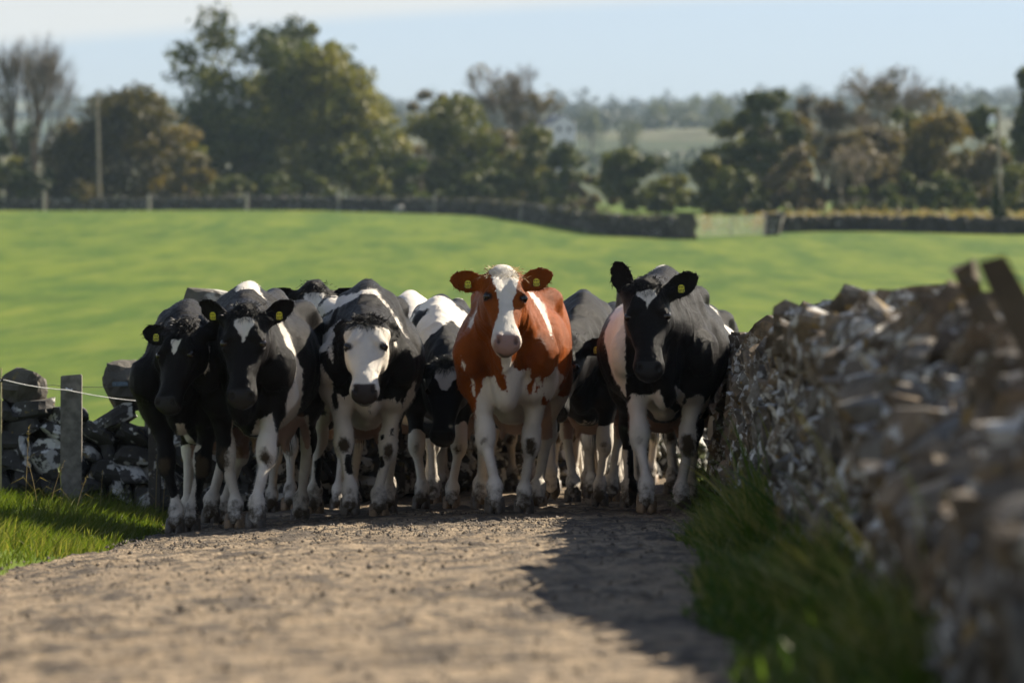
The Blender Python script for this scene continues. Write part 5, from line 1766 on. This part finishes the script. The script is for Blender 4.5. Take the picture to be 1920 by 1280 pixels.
def blotches(scale, thr, seed, x0=-2, x1=.5, zmin=.5):
    def f(co, sd):
        v = (fbm(co * scale, 3, seed) - thr) * .18
        v = np.minimum(v, np.minimum(co[:, 0] - x0, x1 - co[:, 0])); v = np.where(co[:, 2] < zmin, -.3, v)
        return np.maximum(sd, v)
    return f


def build_herd():
    # --- leftmost: black, small white triangle on the forehead
    c = Cow(346, 26.25, 'leftmost front cow, black with a small white triangle on its forehead', 6, .96)
    c.head(331, 668, 60, -16, 3, .74)
    c.P.update(ear_r=(1, .22, .0), ear_l=(1, .35, -.3), wide=.92)
    c.foot('fr', 331, x=.12).foot('fl', 361, x=-.10).foot('hr', 352, x=-1.40).foot('hl', 420, x=-1.52)
    c.w(T(C1, (225, 740), (262, 735), (280, 790), (320, 830), (345, 845), (330, 870), (318, 870), (322, 1300), (255, 1300), (240, 1075), (282, 960), (285, 900), (262, 890), (240, 850)), .0, -.4, .6)
    c.w(T(C1, (170, 1085), (290, 1010), (300, 1300), (160, 1300)), .0, -.6, .6)
    c.b(T(C1, (190, 880), (252, 900), (282, 980), (262, 1040), (215, 1090), (180, 1080)), .0, -.4, .6)
    c.w(T(C1, (350, 150), (400, 130), (440, 170), (380, 180)), -.9, -1.5, -.5)
    c.fn(socks(.50, .05, 3, front=False))
    c.hw([(-.040, .085), (.045, .085), (.012, .165), (.0, .185), (-.012, .160)])
    c.build(.0112, fur=32000, seed=1, tags=(0, 1), tuftn=600, tuft_len=.07)
    # --- second: black with star and white band behind the shoulder
    c = Cow(460, 25.95, 'front cow second from the left, black with a white star and white shoulder band', 4.5)
    c.head(457, 646, 63, 2, 0, .80, 1.03)
    c.P.update(ear_r=(.9, .62, -.25, (.8, -1, 0)), ear_l=(.85, .62, -.25, (.8, 1, 0)), wide=.90)
    c.foot('fr', 442, x=-.12).foot('fl', 482, x=.24, lift=.02, bend=.1).foot('hr', 397, x=-1.38).foot('hl', 565, x=-1.55)
    c.w(T(C1, (520, 60), (600, 60), (650, 180), (715, 235), (765, 330), (800, 420), (824, 490), (822, 590), (800, 690), (765, 740), (735, 742), (752, 640), (766, 520), (756, 430), (728, 320), (700, 262), (640, 235), (545, 180), (430, 245), (415, 225), (500, 150)), -.30, -1.15, .10)
    c.w(T(C1, (392, 330), (380, 330), (355, 500), (368, 505)), -.2, -.5, .3)
    c.w(T(C1, (484, 715), (505, 730), (540, 790), (575, 810), (605, 720), (680, 688), (705, 790), (700, 880), (715, 1300), (560, 1300), (555, 900), (545, 860), (530, 900), (560, 1300), (455, 1300), (450, 880), (490, 830)), .1, -.35, .6)
    c.w(T(C1, (740, 720), (850, 700), (900, 1300), (740, 1300)), -1.3, -2, -.7)
    c.w(T(C1, (350, 760), (440, 740), (460, 1300), (330, 1300)), -1.3, -2, -.7)
    c.fn(lambda co, sd: np.maximum(sd, np.where((co[:, 0] < -.45) & (co[:, 0] > -1.1), .66 - co[:, 2], -.3)))
    c.hw([(-.056, .045), (.0, .02), (.058, .045), (.055, .085), (.03, .13), (.008, .18), (-.004, .185), (-.02, .14), (-.05, .09)])
    c.build(.0112, fur=32000, seed=2, tuftn=660, tuft_len=.05)
    # --- third: white face
    c = Cow(690, 26.85, 'white-faced front cow with a black topknot', -3.5)
    c.head(686, 654, 47, -4, 0, .80, 1.02)
    c.P.update(ear_r=(.55, .28, -.75, (1, -1.2, .3)), ear_l=(.55, .22, -.75, (1, 1.2, .3)), earlen=.8, wide=.93)
    c.foot('fr', 656, x=.30, lift=.05, bend=.25).foot('fl', 710, x=-.10).foot('hr', 590, x=-1.30).foot('hl', 727, x=-1.62)
    # chest, legs and underside white
    c.w(T(C2, (165, 590), (215, 612), (240, 600), (330, 640), (455, 610), (462, 640), (478, 625), (485, 660), (530, 540), (548, 530), (545, 600), (520, 660), (490, 720), (470, 1300), (20, 1300), (60, 900), (165, 700)), .15, -.9, .7)
    c.w(T(C2, (60, 560), (110, 455), (160, 540), (165, 700), (95, 650)), -.3, -1.3, .4)
    c.b(T(C2, (160, 575), (185, 600), (195, 660), (175, 680), (162, 640)), .1, -.6, .5)
    c.w(T(C2, (80, 340), (180, 270), (205, 250), (210, 300), (165, 350), (160, 460), (140, 380), (85, 430)), -.1, -1.1, .45)
    c.w(T(C2, (95, 190), (140, 150), (300, 118), (360, 105), (420, 180), (470, 270), (500, 330), (515, 440), (480, 380), (440, 240), (330, 230), (225, 220), (290, 140), (170, 200), (100, 240)), -.25, -1.8, .2)
    c.w(T(C2, (440, 340), (460, 360), (470, 385), (450, 370)), .1, -.5, .5)
    c.w(T(C2, (518, 370), (528, 380), (530, 480), (520, 470)), -.5, -1.0, .2)
    c.w(T(C2, (10, 700), (170, 690), (170, 1300), (0, 1300)), -1.3, -2, -.8)
    c.w(T(C2, (390, 780), (470, 760), (460, 1300), (380, 1300)), -1.4, -2, -.8)
    c.b(T(C2, (228, 885), (285, 878), (292, 930), (270, 975), (230, 970), (220, 920)), .1, -.35, .6)
    c.b(T(C2, (355, 905), (395, 890), (405, 930), (370, 965), (352, 940)), -.05, -.4, .6)
    c.b(T(C2, (383, 790), (402, 788), (398, 812), (386, 815)), .0, -.4, .6)
    c.b(T(C2, (428, 768), (444, 762), (440, 790), (430, 790)), .0, -.4, .6)
    c.b(T(C2, (75, 920), (160, 830), (165, 860), (100, 1040), (80, 1000)), -1.3, -2, -.8)
    c.b(T(C2, (320, 625), (345, 620), (335, 680)), .25, -.2, .9)
    c.hw([(-.2, .0), (.2, .0), (.2, .7), (-.2, .7)])
    c.hb([(-.13, -.12), (.13, -.12), (.12, .01), (.06, .02), (.0, .035), (-.05, .02), (-.12, .01)])
    c.build(.0112, COAT_WHITEFACE, fur=32000, seed=3, tags=(0, 0), tuftn=1100, tuft_len=.07)
    # --- the red and white cow
    c = Cow(951, 26.6, 'red-brown and white cow with a white blaze, walking at the front', 3.0, 1.02)
    c.head(947, 561, 48, 7, -5, .78)
    c.P.update(ear_r=(1, .06, -.05), ear_l=(1, .42, -.02), wide=.87)
    c.foot('fr', 928, x=.28, lift=.03, bend=.15).foot('fl', 983, x=-.16).foot('hr', 905, x=-1.55).foot('hl', 1008, x=-1.30)
    c.w(T(C3, (370, 430), (420, 440), (430, 520), (455, 540), (520, 530), (525, 580), (500, 610), (520, 650), (535, 590), (560, 560), (578, 640), (570, 700), (545, 800), (545, 1300), (300, 1300), (268, 690), (290, 640), (300, 580), (350, 565), (385, 630), (415, 640), (400, 560), (385, 500)), .12, -.55, .8)
    c.w(T(C3, (250, 575), (262, 590), (265, 660), (255, 640)), .0, -.4, .4)
    c.w(T(C3, (575, 530), (590, 510), (640, 530), (668, 570), (650, 610), (640, 660), (590, 680), (575, 640)), -.35, -1.4, .2)
    c.w(T(C3, (505, 185), (530, 190), (570, 230), (600, 300), (618, 360), (610, 385), (570, 300), (535, 235)), -.05, -.9, .35)
    c.w(T(C3, (590, 400), (612, 402), (600, 490), (590, 480)), -.25, -.9, .2)
    c.w(T(C3, (303, 222), (295, 260), (262, 300), (245, 360), (238, 370), (240, 320), (275, 260)), -.05, -.7, .4)
    c.w(T(C3, (205, 475), (225, 520), (220, 540), (208, 510)), -.3, -.9, .3)
    c.b(T(C3, (545, 600), (558, 610), (555, 640), (545, 640)), .1, -.5, .5)
    c.fn(socks(.62, .06, 8))
    c.fn(lambda co, sd: np.maximum(sd, np.where((co[:, 0] < -.35) & (co[:, 0] > -1.2), .68 + .05 * fbm(co * 9, 2, 4) - co[:, 2], -.3)))
    c.hw([(-.085, -.1), (.085, -.1), (.082, .06), (.062, .12), (.046, .20), (.044, .30), (.055, .38), (.085, .43), (.10, .50), (.10, .62), (-.10, .62), (-.10, .50), (-.085, .44), (-.06, .36), (-.042, .27), (-.050, .18), (-.075, .10), (-.082, .02)])
    c.build(.0112, COAT_RED, fur=32000, seed=4, tuft=HAIR_CREAM, tuftn=600, tuft_len=.045, muzzle_pink=.35)
    # --- rightmost: black with white shoulder
    c = Cow(1246, 26.75, 'rightmost front cow, black with a broad white shoulder stripe', 1.5, 1.04)
    c.head(1214, 596, 60, 3, 4, .80, 1.03)
    c.P.update(ear_r=(.35, .95, -.1, (1, -.45, 0)), ear_l=(1, .62, .0), wide=.98, earlen=1.05)
    c.foot('fr', 1212, x=.28, lift=.04, bend=.2).foot('fl', 1277, x=-.12).foot('hr', 1180, x=-1.30).foot('hl', 1292, x=-1.55)
    c.w(T(C4, (330, 205), (290, 225), (255, 290), (228, 370), (232, 440), (255, 540), (290, 610), (322, 668), (325, 560), (318, 440), (322, 320)), .0, -.8, .45)
    c.w(T(C4, (430, 80), (470, 50), (510, 80), (580, 130), (640, 190), (680, 270), (660, 260), (620, 205), (540, 140), (480, 120)), -.5, -1.6, -.1)
    c.w(T(C4, (655, 140), (700, 150), (735, 190), (730, 230), (715, 180), (670, 155)), -1.2, -1.8, -.9)
    c.w(T(C4, (345, 650), (430, 655), (470, 630), (500, 700), (550, 730), (575, 720), (600, 670), (655, 650), (680, 660), (640, 780), (640, 1300), (350, 1300), (330, 700)), .1, -.4, .8)
    c.w(T(C4, (545, 610), (590, 650), (575, 700), (555, 690)), .25, -.2, .8)
    c.w(T(C4, (690, 620), (715, 610), (700, 680), (660, 760), (665, 700)), -.6, -1.5, -.2)
    c.w(T(C4, (130, 880), (330, 900), (340, 1300), (120, 1300)), -1.3, -2, -.8)
    c.w(T(C4, (590, 860), (660, 860), (660, 1300), (580, 1300)), -1.4, -2, -.8)
    c.hw([(-.055, .03), (.055, .02), (.05, .08), (.015, .12), (.0, .15), (-.012, .10), (-.052, .07)])
    c.build(.0112, fur=32000, seed=5, tags=(1, 0), tuftn=640, tuft_len=.05)
    # --- second row and beyond
    def back(px, d, eye, pitch, label, yaw=0, turn=0, S=1.0, seed=1, blot=(1.6, .25), feet=None, coat=COAT_BLACK, hwhite=None, ears=None, ex=.8, sock=.55, tags=(1, 1), extra=None, h=.018, tuftn=260, fur=0):
        c = Cow(px, d, label, yaw, S)
        c.head(eye[0], eye[1], pitch, turn, 0, ex)
        c.P['wide'] = .92
        if ears: c.P.update(**ears)
        r = np.random.default_rng(seed)
        for k, x in (('fl', r.uniform(-.15, .2)), ('fr', r.uniform(-.2, .15))): c.P[k] = (x, r.normal(0, .02), 0, 0)
        for k in ('hl', 'hr'): c.P[k] = (r.uniform(-.15, .15), r.normal(0, .02), 0, 0)
        for k, v in (feet or {}).items(): c.P[k] = v
        c.fn(blotches(blot[0], blot[1], seed)); c.fn(socks(sock, .08, seed + 3))
        if extra: extra(c)
        if hwhite: c.hw(hwhite)
        return c.build(h, coat, fur=fur, seed=seed, tags=tags, tuftn=tuftn, tuft=HAIR_BROWN if coat is COAT_RED else HAIR_BLACK)
    heart = [(-.075, .045), (-.045, .015), (.0, .035), (.045, .010), (.09, .035), (.085, .10), (.01, .20), (-.06, .12)]
    back(822, 28.9, (835, 735), 66, 'black cow with a white heart-shaped forehead, head lowered behind the red one', 5, -8, .97, 21, (1.7, .35), hwhite=heart, ears=dict(ear_l=(1, .2, -.3), ear_r=(1, .25, -.3)), ex=.85, h=.0145, tuftn=800, tags=(0, 0))
    def lift_leg(c): c.foot('fr', 1032, x=.28, lift=.10, bend=.9)
    back(1092, 29.0, (1052, 690), 62, 'black cow close behind the red one, its ear and tagged side showing', 4, -14, .98, 22, (1.5, .75), ears=dict(ear_l=(1, .15, -.2), ear_r=(1, .1, -.2)), ex=.75, h=.0145, extra=lift_leg)
    back(598, 30.2, (588, 592), 62, 'black and white cow whose white-blazed head shows between the second and white-faced cows', 2, 3, 1.02, 23, (1.6, .25), hwhite=[(-.06, .03), (.07, .03), (.05, .16), (.04, .3), (-.04, .3), (-.06, .15)], ex=.8, h=.0145)
    back(770, 30.6, (798, 720), 62, 'piebald cow right behind the white-faced one, pale nose lowered', -2, 8, 1.02, 24, (1.5, .22), ex=.8, h=.0145, hwhite=[(-.1, .38), (.1, .38), (.1, .6), (-.1, .6)], coat=COAT_BLACK, sock=.6)
    back(872, 32.4, (880, 690), 60, 'piebald cow in the second row behind the heart-faced one', 0, 0, .95, 25, (1.8, .2))
    back(1060, 32.6, (1078, 725), 60, 'red-nosed brown cow peering low between the red and rightmost cows', -3, 5, .96, 26, (1.6, .3), coat=COAT_RED)
    back(1150, 31.6, (1165, 690), 62, 'black cow hidden behind the rightmost cow, only legs and shoulder showing', 2, 0, .97, 27, (1.6, .4))
    back(1300, 31.4, (1262, 690), 60, 'black cow behind the rightmost cow, its rump just above the flank', 4, -5, .97, 28, (1.6, .6))
    back(470, 30.6, (480, 640), 60, 'dark cow hidden behind the second cow from the left', 2, 0, .98, 29, (1.6, .35))
    back(700, 33.4, (700, 650), 60, 'piebald cow of the third row behind the white-faced cow', 0, 0, 1.0, 30, (1.7, .3), h=.0215)
    back(1000, 34.6, (1005, 660), 60, 'piebald cow of the third row behind the red cow', 0, 0, 1.02, 31, (1.7, .3), h=.0215)
    back(1120, 34.0, (1120, 660), 60, 'dark piebald cow of the third row left of the rightmost cow', 3, 0, 1.0, 32, (1.7, .2), h=.0215)
    back(620, 35.5, (622, 660), 60, 'dark cow deep in the herd, its legs showing left of the white-faced cow', 0, 0, 1.0, 34, (1.7, .3), h=.0215)
    back(940, 37.5, (945, 665), 60, 'piebald cow deep in the herd, its legs showing behind the red cow', 2, 0, 1.0, 35, (1.7, .2), h=.0215)
    back(1190, 36.6, (1195, 665), 60, 'black cow deep in the herd, its legs showing behind the rightmost cow', 2, 0, 1.0, 36, (1.7, .35), h=.0215)
    back(840, 34.8, (845, 660), 60, 'dark cow of the third row between the white-faced and red cows', 0, 0, 1.0, 33, (1.7, .3), h=.0215)


build_herd()


# ------------------------------------------------------------------ haze over the valley
def build_haze():
    k = NT('haze_air')
    v = k.n('ShaderNodeVolumePrincipled')
    v.inputs['Color'].default_value = (.60, .78, 1.0, 1); v.inputs['Density'].default_value = 0.95e-4; v.inputs['Anisotropy'].default_value = 0
    k.t.links.new(v.outputs[0], k.out.inputs['Volume'])
    lo, hi = (-1300, -90, -3.5), (1300, 4195, 350)
    co = np.array([(x, y, z) for x in (lo[0], hi[0]) for y in (lo[1], hi[1]) for z in (lo[2], hi[2])], float)
    q = np.array([(0, 1, 3, 2), (4, 6, 7, 5), (0, 4, 5, 1), (2, 3, 7, 6), (0, 2, 6, 4), (1, 5, 7, 3)])
    o = link('haze', mesh_np('haze', co, q, False, k.m)); tag(o, 'pale bluish autumn haze filling the valley', 'haze', kind='stuff')


build_haze()
